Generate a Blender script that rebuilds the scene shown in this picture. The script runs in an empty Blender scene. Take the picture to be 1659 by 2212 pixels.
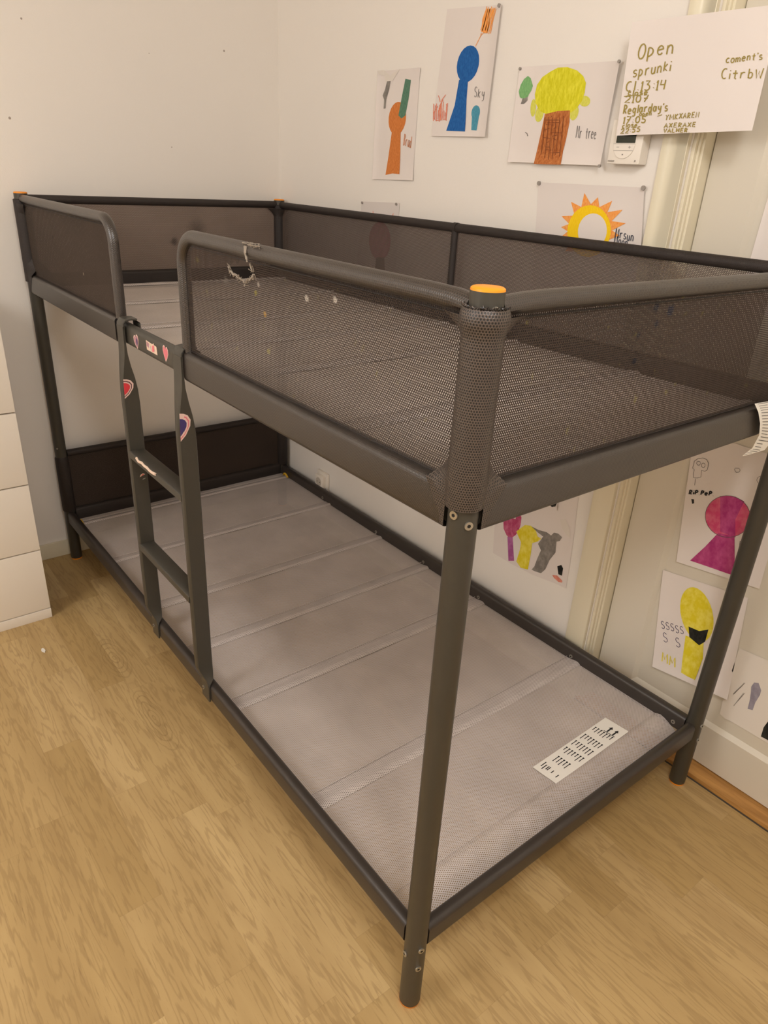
import bpy, bmesh, math, random
from mathutils import Vector, Matrix
from mathutils.geometry import tessellate_polygon
random.seed(7)
S = bpy.context.scene
COL = S.collection

# ------------------------------------------------------------------ camera, world, light, exposure
F_PX, YAW, PITCH, ROLL = 1523.08, 2.4535, -0.4453, 0.0570
CAM = Vector((2.5971, -0.5955, 1.4103))
L, W, H = 2.032, 0.926, 1.305          # bed: post spacing along x, along y, height of the posts
XW, YW = -0.055, 0.962                 # end wall and long wall
YD = 1.016                             # face of the door

fwd = Vector((math.cos(PITCH)*math.cos(YAW), math.cos(PITCH)*math.sin(YAW), math.sin(PITCH)))
_r = fwd.cross(Vector((0, 0, 1))).normalized()
_u = _r.cross(fwd)
RIGHT = math.cos(ROLL)*_r + math.sin(ROLL)*_u
UP = -math.sin(ROLL)*_r + math.cos(ROLL)*_u
cd = bpy.data.cameras.new('camera')
cam = bpy.data.objects.new('camera', cd); COL.objects.link(cam)
cd.sensor_fit = 'VERTICAL'; cd.sensor_height = 36.0; cd.lens = F_PX*36.0/2212.0
cd.clip_start = 0.02
m = Matrix((RIGHT, UP, -fwd)).transposed().to_4x4(); m.translation = CAM
cam.matrix_world = m
S.camera = cam

S.view_settings.view_transform = 'Standard'; S.view_settings.look = 'None'
S.view_settings.gamma = 1.0; S.view_settings.use_curve_mapping = False
S.view_settings.exposure = 0.0
try:
    S.cycles.transparent_max_bounces = 24; S.cycles.max_bounces = 10; S.cycles.diffuse_bounces = 6
except Exception: pass

wd = bpy.data.worlds.new('world'); S.world = wd; wd.use_nodes = True
wd.node_tree.nodes['Background'].inputs[0].default_value = (1.0, 1.0, 1.0, 1)
wd.node_tree.nodes['Background'].inputs[1].default_value = 0.07

def lamp(name, kind, loc, energy, color, size=0.3, target=None):
    d = bpy.data.lights.new(name, kind); d.energy = energy; d.color = color
    if kind == 'AREA': d.shape = 'DISK'; d.size = size
    else: d.shadow_soft_size = size
    o = bpy.data.objects.new(name, d); COL.objects.link(o); o.location = loc
    if target is not None:
        o.rotation_euler = (Vector(target)-Vector(loc)).to_track_quat('-Z', 'Y').to_euler()
    return o
lamp('ceiling_and_fill_light', 'POINT', (2.8, -0.42, 2.30), 39, (1.0, 0.985, 0.985), 0.17)
lamp('ceiling_and_fill_light', 'POINT', (1.5, -2.2, 2.1), 59, (1.0, 0.985, 0.985), 0.40)  # fill light added to lift the shade under the upper bunk

# ------------------------------------------------------------------ unprojection onto real planes
def ray(u, v): return fwd + RIGHT*((u-829.5)/F_PX) - UP*((v-1106.0)/F_PX)
def ony(u, v, y): d = ray(u, v); return CAM + d*((y-CAM.y)/d.y)
def onx(u, v, x): d = ray(u, v); return CAM + d*((x-CAM.x)/d.x)
def onz(u, v, z): d = ray(u, v); return CAM + d*((z-CAM.z)/d.z)

# ------------------------------------------------------------------ materials
def lin(c):
    return tuple((x/255/12.92) if x/255 <= 0.04045 else ((x/255+0.055)/1.055)**2.4 for x in c[:3]) + (1.0,)

class NT:
    def __init__(s, name):
        s.m = bpy.data.materials.new(name); s.m.use_nodes = True
        s.t = s.m.node_tree; s.b = s.t.nodes['Principled BSDF']; s.out = s.t.nodes['Material Output']
    def n(s, typ, **kw):
        x = s.t.nodes.new(typ)
        for k, v in kw.items(): setattr(x, k, v)
        return x
    def set(s, sock, v):
        if isinstance(v, bpy.types.NodeSocket): s.t.links.new(v, sock)
        elif v is not None: sock.default_value = v
    def math(s, op, a, b=None, c=None, clamp=False):
        x = s.n('ShaderNodeMath', operation=op, use_clamp=clamp)
        s.set(x.inputs[0], a); s.set(x.inputs[1], b); s.set(x.inputs[2], c)
        return x.outputs[0]
    def vm(s, op, a, b=None):
        x = s.n('ShaderNodeVectorMath', operation=op); s.set(x.inputs[0], a); s.set(x.inputs[1], b)
        return x.outputs[1] if op in ('LENGTH', 'DISTANCE', 'DOT_PRODUCT') else x.outputs[0]
    def mix(s, f, a, b):
        x = s.n('ShaderNodeMix', data_type='RGBA'); s.set(x.inputs[0], f); s.set(x.inputs[6], a); s.set(x.inputs[7], b)
        return x.outputs[2]
    def noise(s, vec, scale, detail=3, rough=0.5):
        x = s.n('ShaderNodeTexNoise'); s.set(x.inputs['Vector'], vec)
        x.inputs['Scale'].default_value = scale; x.inputs['Detail'].default_value = detail; x.inputs['Roughness'].default_value = rough
        return x.outputs[0]
    def ramp(s, f, p0, p1, c0=0.0, c1=1.0):
        x = s.n('ShaderNodeMapRange'); s.set(x.inputs[0], f)
        x.inputs[1].default_value = p0; x.inputs[2].default_value = p1; x.inputs[3].default_value = c0; x.inputs[4].default_value = c1
        return x.outputs[0]
    def bump(s, h, strength, dist):
        x = s.n('ShaderNodeBump'); x.inputs['Strength'].default_value = strength; x.inputs['Distance'].default_value = dist
        s.set(x.inputs['Height'], h); s.t.links.new(x.outputs[0], s.b.inputs['Normal'])
    def uv(s): return s.n('ShaderNodeUVMap').outputs[0]
    def obj(s): return s.n('ShaderNodeTexCoord').outputs['Object']
    def col(s, v): s.set(s.b.inputs['Base Color'], v)
    def hexd(s, uv, pitch, rot=False):      # distance to the nearest hole centre, in units of the pitch
        sx, sy = (1.0, 1/1.7320508)
        if rot: sx, sy = sy, sx
        p = s.vm('MULTIPLY', uv, (sx/pitch, sy/pitch, 0))
        def one(off):
            q = s.vm('FRACTION', s.vm('ADD', p, (off, off, 0)))
            q = s.vm('MULTIPLY', s.vm('SUBTRACT', q, (0.5, 0.5, 0)), (1/sx, 1/sy, 0))
            return s.vm('LENGTH', q)
        return s.math('MINIMUM', one(0.0), one(0.5))

def simple(name, rgb, rough=0.6, metal=0.0, spec=0.5, noise=None, bump=None):
    t = NT(name); c = lin(rgb); t.b.inputs['Roughness'].default_value = rough; t.b.inputs['Metallic'].default_value = metal
    t.b.inputs['Specular IOR Level'].default_value = spec
    if noise:
        sc, amt = noise
        f = t.noise(t.obj(), sc, 4)
        t.col(t.mix(f, tuple(x*(1-amt) for x in c[:3])+(1,), tuple(min(1, x*(1+amt)) for x in c[:3])+(1,)))
    else: t.col(c)
    if bump: t.bump(t.noise(t.obj(), bump[0], 3), bump[1], bump[2])
    return t.m

def wall_mat(name, rgb):
    t = NT(name); c = lin(rgb); o = t.obj()
    f = t.noise(o, 1.3, 3)
    t.col(t.mix(f, tuple(x*0.97 for x in c[:3])+(1,), c)); t.b.inputs['Roughness'].default_value = 0.75
    t.b.inputs['Specular IOR Level'].default_value = 0.25
    t.bump(t.noise(o, 260, 2), 0.12, 0.002)
    return t.m

def stain_mix(t, base, uv, stains):
    nz = t.noise(uv, 120, 3)
    for (u, v, r, rgb, amt, soft) in stains:
        d = t.vm('DISTANCE', uv, (u, v, 0))
        d = t.math('ADD', d, t.math('MULTIPLY', t.math('SUBTRACT', nz, 0.5), r*1.1))
        f = t.ramp(d, r*(1-soft), r, amt, 0.0)
        base = t.mix(f, base, lin(rgb))
    return base

def net_mat(name, rgb, pitch=0.0038, hole=0.40, stains=(), spotty=None):
    """see-through spacer mesh: real holes on a staggered grid"""
    t = NT(name); uv = t.uv(); d = t.hexd(uv, pitch)
    a = t.ramp(d, hole-0.05, hole+0.05, 0.0, 1.0)
    c = lin(rgb); big = t.noise(uv, 9, 3)
    base = t.mix(big, tuple(x*0.8 for x in c[:3])+(1,), tuple(x*1.2 for x in c[:3])+(1,))
    if spotty:
        s = t.ramp(t.noise(t.vm('MULTIPLY', uv, (60, 34, 1)), 1, 2), 0.68, 0.76, 0.0, 0.55)
        base = t.mix(s, base, lin(spotty))
    base = stain_mix(t, base, uv, stains)
    t.col(base); t.b.inputs['Roughness'].default_value = 0.8; t.b.inputs['Specular IOR Level'].default_value = 0.3
    tr = t.n('ShaderNodeBsdfTransparent'); mx = t.n('ShaderNodeMixShader')
    t.set(mx.inputs[0], a); t.t.links.new(tr.outputs[0], mx.inputs[1]); t.t.links.new(t.b.outputs[0], mx.inputs[2])
    t.t.links.new(mx.outputs[0], t.out.inputs[0])
    return t.m

def wrap_mat(name, rgb, dark, pitch=0.0038, hole=0.30, depth=0.0012, rough=0.6, spec=0.45):
    """the same knit pulled tight over a tube: holes show the dark tube"""
    t = NT(name); uv = t.uv(); d = t.hexd(uv, pitch)
    a = t.ramp(d, hole-0.1, hole+0.1, 0.0, 1.0)
    c = lin(rgb); big = t.noise(uv, 14, 3)
    base = t.mix(big, tuple(x*0.8 for x in c[:3])+(1,), tuple(x*1.2 for x in c[:3])+(1,))
    t.col(t.mix(a, lin(dark), base)); t.b.inputs['Roughness'].default_value = rough
    t.b.inputs['Specular IOR Level'].default_value = spec
    t.bump(a, 0.3, depth)
    return t.m

def floor_mat():
    t = NT('oak_strip_floor'); o = t.obj()
    sep = t.n('ShaderNodeSeparateXYZ'); t.set(sep.inputs[0], o); x, y = sep.outputs[0], sep.outputs[1]
    RW, BL = 0.0915, 0.56
    ry = t.math('DIVIDE', t.math('ADD', y, 0.383), RW); row = t.math('FLOOR', ry)
    wn = t.n('ShaderNodeTexWhiteNoise', noise_dimensions='1D'); t.set(wn.inputs['W'], row)
    rx = t.math('ADD', t.math('DIVIDE', t.math('SUBTRACT', x, 0.76), BL), t.math('MULTIPLY', wn.outputs[0], 1.0)); colm = t.math('FLOOR', rx)
    cv = t.n('ShaderNodeCombineXYZ'); t.set(cv.inputs[0], row); t.set(cv.inputs[1], colm)
    wn2 = t.n('ShaderNodeTexWhiteNoise', noise_dimensions='2D'); t.set(wn2.inputs['Vector'], cv.outputs[0]); rnd = wn2.outputs[0]
    # grain: stretched, shifted per strip
    off = t.n('ShaderNodeCombineXYZ'); t.set(off.inputs[0], t.math('MULTIPLY', rnd, 37)); t.set(off.inputs[1], t.math('MULTIPLY', rnd, 11)); t.set(off.inputs[2], t.math('MULTIPLY', rnd, 53))
    pv = t.vm('ADD', t.vm('MULTIPLY', o, (1.0, 9.0, 1.0)), off.outputs[0])
    g1 = t.noise(pv, 2.2, 4, 0.55)
    rings = t.math('SINE', t.math('MULTIPLY', g1, 62))
    pores = t.noise(t.vm('ADD', t.vm('MULTIPLY', o, (16, 330, 1)), off.outputs[0]), 1.0, 3, 0.7)
    pore = t.ramp(pores, 0.60, 0.72, 0.0, 1.0)
    tone = t.noise(t.vm('ADD', t.vm('MULTIPLY', o, (2.0, 14, 1)), off.outputs[0]), 1.0, 3)
    c = t.mix(rnd, lin((176, 147, 96)), lin((202, 174, 124)))
    c = t.mix(t.ramp(tone, 0.32, 0.72, 0, 0.6), c, lin((158, 129, 84)))
    c = t.mix(t.ramp(rings, 0.25, 1.0, 0, 0.30), c, lin((128, 100, 62)))
    c = t.mix(t.math('MULTIPLY', pore, 0.42), c, lin((120, 94, 60)))
    # two cathedral figures in the strips beside the bed
    for (kx, ky, sx, sy) in ((0.700, -0.098, 1.0, 3.0), (1.03, -0.10, 0.8, 3.4)):
        q = t.vm('MULTIPLY', t.vm('SUBTRACT', o, (kx, ky, 0)), (sx, sy, 0))
        dd = t.math('ADD', t.vm('LENGTH', q), t.math('MULTIPLY', t.math('SUBTRACT', t.noise(o, 22, 2), 0.5), 0.035))
        ring = t.ramp(t.math('SINE', t.math('MULTIPLY', dd, 235)), 0.55, 1.0, 0, 1.0)
        c = t.mix(t.math('MULTIPLY', ring, t.ramp(dd, 0.10, 0.15, 0.34, 0.0)), c, lin((120, 94, 58)))
    fy = t.math('FRACT', ry); fx = t.math('FRACT', rx)
    ey = t.math('MINIMUM', fy, t.math('SUBTRACT', 1.0, fy)); ex = t.math('MINIMUM', fx, t.math('SUBTRACT', 1.0, fx))
    ed = t.math('MINIMUM', t.math('MULTIPLY', ey, RW), t.math('MULTIPLY', ex, BL))
    c = t.mix(t.ramp(ed, 0.0003, 0.0010, 0.14, 0.0), c, lin((110, 84, 52)))
    t.col(c); t.b.inputs['Roughness'].default_value = 0.48; t.b.inputs['Specular IOR Level'].default_value = 0.35
    t.bump(t.math('MULTIPLY', pore, -1.0), 0.25, 0.0006)
    return t.m

def wood_mat(name, a, b):
    t = NT(name); o = t.obj()
    g = t.noise(t.vm('MULTIPLY', o, (6, 60, 60)), 1.0, 5, 0.6)
    t.col(t.mix(t.ramp(g, 0.3, 0.7), lin(a), lin(b))); t.b.inputs['Roughness'].default_value = 0.5
    return t.m

def crayon_mat(name, rgb, rgb2, sc=(700, 120)):
    t = NT(name); o = t.obj()
    n = t.noise(t.vm('MULTIPLY', o, (sc[0], sc[0], sc[1])), 1.0, 3, 0.6)
    t.col(t.mix(t.ramp(n, 0.38, 0.68), lin(rgb), lin(rgb2))); t.b.inputs['Roughness'].default_value = 0.7
    t.b.inputs['Specular IOR Level'].default_value = 0.2
    return t.m

def wash_mat(name, rgb, rgb2):
    return crayon_mat(name, rgb, rgb2, (60, 45))

M = {}
M['wall'] = wall_mat('painted_wall', (236, 230, 222))
M['ceil'] = wall_mat('painted_ceiling', (238, 234, 226))
M['cream'] = simple('cream_gloss_paint', (224, 215, 190), 0.38, noise=(2.0, 0.02))
M['door'] = simple('white_door_paint', (212, 204, 188), 0.4, noise=(2.0, 0.02))
M['white'] = simple('white_lacquer', (236, 228, 216), 0.42, noise=(3.0, 0.015))
M['gapdark'] = simple('shadow_gap', (70, 62, 54), 0.8)
M['floor'] = floor_mat()
M['thresh'] = wood_mat('oiled_oak_threshold', (150, 104, 50), (196, 146, 82))
M['metal'] = simple('dark_grey_coated_steel', (62, 59, 52), 0.40, 0.0, 0.5, noise=(40, 0.10), bump=(500, 0.1, 0.0006))
M['rail'] = simple('dark_rail_steel', (52, 46, 42), 0.38, 0.0, 0.6, noise=(40, 0.10), bump=(500, 0.1, 0.0006))
M['chrome'] = simple('zinc_screw', (190, 186, 176), 0.3, 0.9)
M['black'] = simple('black_gap', (16, 15, 14), 0.7)
M['orange'] = simple('orange_plastic', (246, 150, 20), 0.45)
M['wrap'] = wrap_mat('brown_grey_knit_wrap', (84, 72, 64), (12, 10, 8), 0.0038, 0.33, rough=0.42, spec=0.6)
M['wraptube'] = wrap_mat('brown_grey_knit_on_tube', (56, 46, 40), (14, 11, 9), 0.0038, 0.31, depth=0.0007, rough=0.32, spec=1.0)
M['wrapd'] = wrap_mat('dark_knit_wrap', (46, 38, 34), (26, 21, 19), 0.0038, 0.26)
M['beam'] = wrap_mat('knit_over_beam', (48, 39, 33), (18, 14, 12), 0.0030, 0.28, depth=0.0006, rough=0.34, spec=1.0)
YEL = (150, 142, 40)
M['net'] = net_mat('brown_mesh', (70, 59, 52), spotty=(128, 120, 62), stains=[
    (1.66, 1.235, 0.006, (205, 198, 188), 0.9, 0.4), (1.735, 1.245, 0.006, (205, 198, 188), 0.9, 0.4), (1.51, 1.235, 0.005, (190, 182, 172), 0.8, 0.5),
    (1.39, 1.225, 0.011, (150, 145, 138), 0.4, 0.8), (1.50, 1.22, 0.006, YEL, 0.8, 0.5), (1.53, 1.19, 0.006, (190, 150, 60), 0.8, 0.5),
    (1.54, 1.13, 0.006, YEL, 0.7, 0.5), (1.36, 1.17, 0.02, (52, 48, 44), 0.5, 0.8), (0.30, 1.20, 0.006, (40, 34, 30), 0.8, 0.6), (0.55, 1.13, 0.005, (150, 140, 120), 0.8, 0.5)])
M['netend'] = net_mat('brown_mesh_end', (68, 56, 48), hole=0.37, spotty=(128, 120, 52), stains=[
    (0.345, 1.262, 0.008, (22, 26, 40), 0.95, 0.4), (0.385, 1.255, 0.010, (20, 30, 52), 0.95, 0.4), (0.355, 1.238, 0.006, (24, 28, 44), 0.9, 0.4),
    (0.315, 1.225, 0.005, (26, 28, 40), 0.8, 0.4), (0.318, 1.188, 0.006, (26, 28, 40), 0.9, 0.4)])
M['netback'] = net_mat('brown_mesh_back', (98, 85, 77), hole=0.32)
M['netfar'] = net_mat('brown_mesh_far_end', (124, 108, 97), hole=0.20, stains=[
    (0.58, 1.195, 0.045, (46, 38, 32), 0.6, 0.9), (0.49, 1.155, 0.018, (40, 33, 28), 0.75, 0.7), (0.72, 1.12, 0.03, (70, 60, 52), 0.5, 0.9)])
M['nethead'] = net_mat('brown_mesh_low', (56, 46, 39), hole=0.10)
M['deck'] = net_mat('grey_deck_mesh', (194, 184, 178), 0.0042, 0.22)
M['band'] = wrap_mat('grey_rod_sleeve', (202, 192, 187), (100, 92, 86), 0.0042, 0.25, 0.0006)
M['netleft'] = net_mat('brown_mesh_left', (66, 55, 47), hole=0.22, stains=[(0.30, 1.20, 0.006, (30, 25, 22), 0.8, 0.6), (0.55, 1.13, 0.005, (150, 140, 120), 0.8, 0.5)])
M['paper'] = simple('drawing_paper', (226, 217, 211), 0.8, spec=0.2, noise=(4, 0.02))
M['paperd'] = simple('drawing_paper_grey', (224, 216, 206), 0.8, spec=0.2, noise=(4, 0.03))
M['label'] = simple('label_white', (232, 228, 220), 0.6)
M['ink'] = simple('black_ink', (34, 32, 32), 0.7)
M['pencil'] = simple('pencil_grey', (96, 92, 90), 0.7)
M['olive'] = simple('olive_felt_pen', (152, 134, 62), 0.7)
M['pin'] = simple('clear_pin', (150, 142, 134), 0.3)
M['scrap'] = simple('torn_fibre', (150, 138, 124), 0.9)

# ------------------------------------------------------------------ mesh helpers
class MB:
    def __init__(s): s.v = []; s.f = []; s.uv = []; s.mi = []
    def face(s, pts, uvs=None, mi=0):
        i = len(s.v); s.v += [tuple(p) for p in pts]; s.f.append(tuple(range(i, i+len(pts))))
        s.uv.append(uvs or [(0, 0)]*len(pts)); s.mi.append(mi)
    def grid(s, P, UV=None, mi=0, closed_v=False):
        """P[i][j] points -> quads"""
        i0 = len(s.v); n = len(P); k = len(P[0])
        for r in P: s.v += [tuple(p) for p in r]
        for i in range(n-1):
            for j in range(k-1):
                s.f.append((i0+i*k+j, i0+(i+1)*k+j, i0+(i+1)*k+j+1, i0+i*k+j+1)); s.mi.append(mi)
                s.uv.append([UV[i][j], UV[i+1][j], UV[i+1][j+1], UV[i][j+1]] if UV else [(0, 0)]*4)
    def sweep(s, path, prof, up=(0, 0, 1), mi=0, caps=True, u0=0.0):
        """sweep a closed profile [(side, up)] along path; uv in metres"""
        path = [Vector(p) for p in path]; up = Vector(up); rings = []; uvs = []; acc = u0
        pl = [0.0]
        for a, b in zip(prof, prof[1:]+prof[:1]): pl.append(pl[-1]+math.hypot(b[0]-a[0], b[1]-a[1]))
        for i, p in enumerate(path):
            t = (path[min(i+1, len(path)-1)]-path[max(i-1, 0)]).normalized()
            side = t.cross(up)
            if side.length < 1e-4: side = Vector((1, 0, 0))
            side.normalize(); uu = side.cross(t).normalized()
            if i: acc += (path[i]-path[i-1]).length
            rings.append([p+side*a+uu*b for a, b in prof]+[p+side*prof[0][0]+uu*prof[0][1]])
            uvs.append([(acc, q) for q in pl])
        s.grid(rings, uvs, mi)
        if caps:
            s.face(rings[0][:-1][::-1], None, mi); s.face(rings[-1][:-1], None, mi)
    def tube(s, path, r, n=16, mi=0, caps=True, up=(0, 0, 1)):
        s.sweep(path, [(r*math.cos(2*math.pi*k/n), r*math.sin(2*math.pi*k/n)) for k in range(n)], up, mi, caps)
    def lathe(s, cx, cy, prof, n=28, mi=0):
        P = []; UV = []
        rm = max(r for r, z in prof)
        for r, z in prof:
            P.append([(cx+r*math.cos(2*math.pi*k/n), cy+r*math.sin(2*math.pi*k/n), z) for k in range(n+1)])
            UV.append([(rm*2*math.pi*k/n, z) for k in range(n+1)])
        s.grid(P, UV, mi)
    def box(s, x0, x1, y0, y1, z0, z1, mi=0):
        p = [(x, y, z) for x in (x0, x1) for y in (y0, y1) for z in (z0, z1)]
        for q in ((0, 1, 3, 2), (4, 6, 7, 5), (0, 4, 5, 1), (2, 3, 7, 6), (0, 2, 6, 4), (1, 5, 7, 3)):
            pts = [p[k] for k in q]
            s.face(pts, [(a[0]+a[1], a[2]) if abs(pts[0][2]-pts[2][2]) > 1e-6 else (a[0], a[1]) for a in pts], mi)
    def disc(s, c, nrm, r, n=14, mi=0, h=0.0):
        c = Vector(c); nrm = Vector(nrm).normalized(); a = nrm.orthogonal().normalized(); b = nrm.cross(a)
        ring = [c+nrm*h+a*r*math.cos(2*math.pi*k/n)+b*r*math.sin(2*math.pi*k/n) for k in range(n)]
        s.face(ring, None, mi)
        if h:
            base = [p-nrm*h for p in ring]
            for k in range(n): s.face([base[k], base[(k+1) % n], ring[(k+1) % n], ring[k]], None, mi)
    def build(s, name, mats, parent=None, smooth=True, bevel=0.0, weld=True, solid=0.0):
        me = bpy.data.meshes.new(name); me.from_pydata(s.v, [], s.f)
        ul = me.uv_layers.new(name='UVMap'); i = 0
        flat = [c for f in s.uv for uv in f for c in uv]
        ul.data.foreach_set('uv', flat)
        for p, k in zip(me.polygons, s.mi): p.material_index = k
        for mt in (mats if isinstance(mats, (list, tuple)) else [mats]): me.materials.append(mt)
        bm = bmesh.new(); bm.from_mesh(me)
        if weld: bmesh.ops.remove_doubles(bm, verts=bm.verts, dist=1e-6)
        if bevel:
            es = [e for e in bm.edges if len(e.link_faces) == 2 and e.calc_face_angle(0) > 0.6]
            bmesh.ops.bevel(bm, geom=es, offset=bevel, segments=2, affect='EDGES', profile=0.6)
        bmesh.ops.recalc_face_normals(bm, faces=bm.faces)
        for e in bm.edges: e.smooth = not (len(e.link_faces) == 2 and e.calc_face_angle(0) > 0.7)
        for f in bm.faces: f.smooth = smooth
        bm.to_mesh(me); bm.free()
        o = bpy.data.objects.new(name, me); COL.objects.link(o)
        if parent is not None: o.parent = parent
        return o

def thing(name, label, cat, loc=(0, 0, 0), group=None):
    o = bpy.data.objects.new(name, None); COL.objects.link(o); o.location = loc
    o.empty_display_size = 0.05
    o['label'] = label; o['category'] = cat
    if group: o['group'] = group
    return o
def tag(o, label, cat, group=None):
    o['label'] = label; o['category'] = cat
    if group: o['group'] = group
    return o
def struct(o): o['kind'] = 'structure'; return o
def rrect(w, h, r, n=5):                      # rounded rectangle profile, centred
    out = []
    for cx, cy, a0 in ((w/2-r, h/2-r, 0), (-w/2+r, h/2-r, 90), (-w/2+r, -h/2+r, 180), (w/2-r, -h/2+r, 270)):
        for k in range(n+1):
            a = math.radians(a0+90*k/n); out.append((cx+r*math.cos(a), cy+r*math.sin(a)))
    return out
def lerp(a, b, t): return a+(b-a)*t
def linpath(a, b, n): return [Vector(a).lerp(Vector(b), k/n) for k in range(n+1)]

# ------------------------------------------------------------------ the room
X1, Y0, ZC = 4.1, -3.1, 2.45
b = MB(); b.box(XW-0.1, X1, Y0, YW+0.4, -0.06, 0); struct(b.build('floor', M['floor'], smooth=False))
b = MB(); b.box(XW-0.1, X1, Y0, YW+0.4, ZC, ZC+0.05); struct(b.build('ceiling', M['ceil'], smooth=False))
DX0, DX1, DZ = 1.684, 2.56, 2.05
spots = MB()
b = MB(); b.box(XW-0.1, XW, Y0, YW+0.12, 0, ZC)
for (u, v, r) in ((46, 40, 0.003), (484, 110, 0.0035), (371, 318, 0.002), (322, 115, 0.0015), (21, 255, 0.004)):
    b.disc(onx(u, v, XW+0.0004), (1, 0, 0), r, 9, 1)
struct(b.build('wall_left', [M['wall'], simple('wall_mark', (168, 156, 146), 0.8)], smooth=False))
b = MB(); b.box(XW, DX0-0.02, YW, YW+0.12, 0, ZC); b.box(DX0-0.02, DX1+0.02, YW, YW+0.12, DZ+0.02, ZC); b.box(DX1+0.02, X1, YW, YW+0.12, 0, ZC)
struct(b.build('wall_back', M['wall'], smooth=False))
b = MB(); b.box(X1-0.05, X1, Y0, YW, 0, ZC); struct(b.build('wall_right', M['wall'], smooth=False))
b = MB(); b.box(XW, X1, Y0-0.05, Y0, 0, ZC); struct(b.build('wall_front', M['wall'], smooth=False))
b = MB(); b.box(XW, XW+0.012, -2.9, YW, 0, 0.062); struct(b.build('baseboard_left', M['cream'], bevel=0.003))
b = MB(); b.box(XW+0.013, 1.598, YW-0.012, YW, 0, 0.062); struct(b.build('baseboard_back', M['cream'], bevel=0.003))
# door casing: flat architrave, then two stepped stops of the jamb
b = MB()
b.box(1.600, 1.662, YW-0.013, YW+0.005, 0.0, DZ+0.09); b.box(1.662, DX1+0.08, YW-0.013, YW+0.005, DZ+0.025, DZ+0.09)
b.box(DX1+0.02, DX1+0.08, YW-0.013, YW+0.005, 0.0, DZ+0.025)
struct(b.build('trim_1', M['cream'], bevel=0.0025))
b = MB()
b.box(1.664, 1.6715, YW+0.004, YD+0.08, 0, DZ+0.02); b.box(1.6715, 1.677, YW+0.012, YD+0.08, 0, DZ+0.015); b.box(1.677, 1.6835, YW+0.018, YD+0.08, 0, DZ+0.01)
b.box(1.664, DX1+0.02, YW+0.004, YD+0.08, DZ+0.01, DZ+0.02); b.box(DX1+0.006, DX1+0.02, YW+0.004, YD+0.08, 0, DZ+0.01)
struct(b.build('trim_2', M['cream'], bevel=0.0012))
b = MB(); b.box(1.6645, DX1+0.02, YW+0.003, YD+0.1, 0.0, 0.015); struct(b.build('trim_3', M['thresh'], bevel=0.002))
b = MB(); b.box(1.62, DX1+0.02, YW+0.0005, YW+0.003, 0.0, 0.003); struct(b.build('trim_4', M['gapdark']))
# door leaf: frame, chamfer, recessed panel
b = MB(); z0, z1 = 0.019, DZ; x0, x1 = DX0+0.002, DX1
def loopz(x0, x1, z0, z1, y): return [(x0, y, z0), (x1, y, z0), (x1, y, z1), (x0, y, z1)]
l0 = loopz(x0, x1, z0, z1, YD+0.04); l1 = loopz(x0, x1, z0, z1, YD); l2 = loopz(1.796, x1-0.112, 0.139, z1-0.12, YD)
l3 = loopz(1.808, x1-0.124, 0.151, z1-0.132, YD+0.010)
for A, B in ((l0, l1), (l1, l2), (l2, l3)):
    for k in range(4): b.face([A[k], A[(k+1) % 4], B[(k+1) % 4], B[k]])
b.face(l3); b.face(l0)
struct(b.build('door_1', M['door'], smooth=False))
YP = YD+0.0095                                # the recessed panel carries the drawings

# ------------------------------------------------------------------ white chest of drawers
t = thing('chest_of_drawers', 'white chest of drawers with handleless fronts at the left edge by the wall', 'dresser', (0.155, -0.59, 0))
def put(o, par): o.parent = par; o.matrix_parent_inverse = Matrix.Translation(-par.location); return o
DXF, DYR = 0.364, -0.190
b = MB(); b.box(XW+0.016, DXF-0.018, DYR-0.80, DYR-0.001, 0.0, 0.985); put(b.build('body', M['white'], bevel=0.0015), t)
b = MB(); b.box(XW+0.014, DXF+0.001, DYR-0.80, DYR, 0.987, 1.012); put(b.build('top_panel', M['white'], bevel=0.002), t)
b = MB(); b.box(DXF-0.018, DXF+0.001, DYR-0.80, DYR, 0.0, 0.034); put(b.build('plinth', M['white'], bevel=0.001), t)
for z0, z1 in ((0.037, 0.255), (0.259, 0.485), (0.489, 0.718), (0.722, 0.984)):
    b = MB(); b.box(DXF-0.0165, DXF, DYR-0.80, DYR, z0, z1); put(b.build('drawer_front', M['white'], bevel=0.0025), t)

# ------------------------------------------------------------------ bunk bed
bed = thing('bunk_bed', 'dark grey steel bunk bed with brown mesh guards and grey mesh bases', 'bed', (L/2, W/2, 0))
def P(b, name, mat, par=None, **k):
    par = par or bed
    o = b.build(name, mat, None, **k); o.parent = par
    o.matrix_parent_inverse = par.matrix_world.inverted() if par is not bed else Matrix.Translation(-bed.location)
    return o

def screw(b, c, n, r=0.0055):
    b.disc(c, n, r, 14, 0, 0.0022); b.disc(Vector(c)+Vector(n).normalized()*0.0003, n, r*0.45, 6, 1, 0.0022)
ZR, HR = 0.180, 0.052                          # lower rails
ZB, HB = 1.031, 0.058                          # upper beams
ZT, RT = 1.2855, 0.0125                        # guard tube
posts = []
for (x, y) in ((0, 0), (L, 0), (0, W), (L, W)):
    b = MB(); b.lathe(x, y, [(0.0, 0.004), (0.019, 0.004), (0.0200, 0.006), (0.0200, H-0.004), (0.0, H-0.004)], 32)
    p = P(b, 'post', M['metal'])
    b = MB(); b.lathe(x, y, [(0.0, H), (0.0175, H), (0.0195, H-0.0015), (0.0200, H-0.0042)], 32); P(b, 'end_cap', M['orange'], p)
    b = MB(); b.lathe(x, y, [(0.0, 0.0005), (0.0185, 0.0005), (0.0196, 0.003), (0.0196, 0.006)], 32); P(b, 'foot_cap', M['orange'], p)
    posts.append(p)
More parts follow.
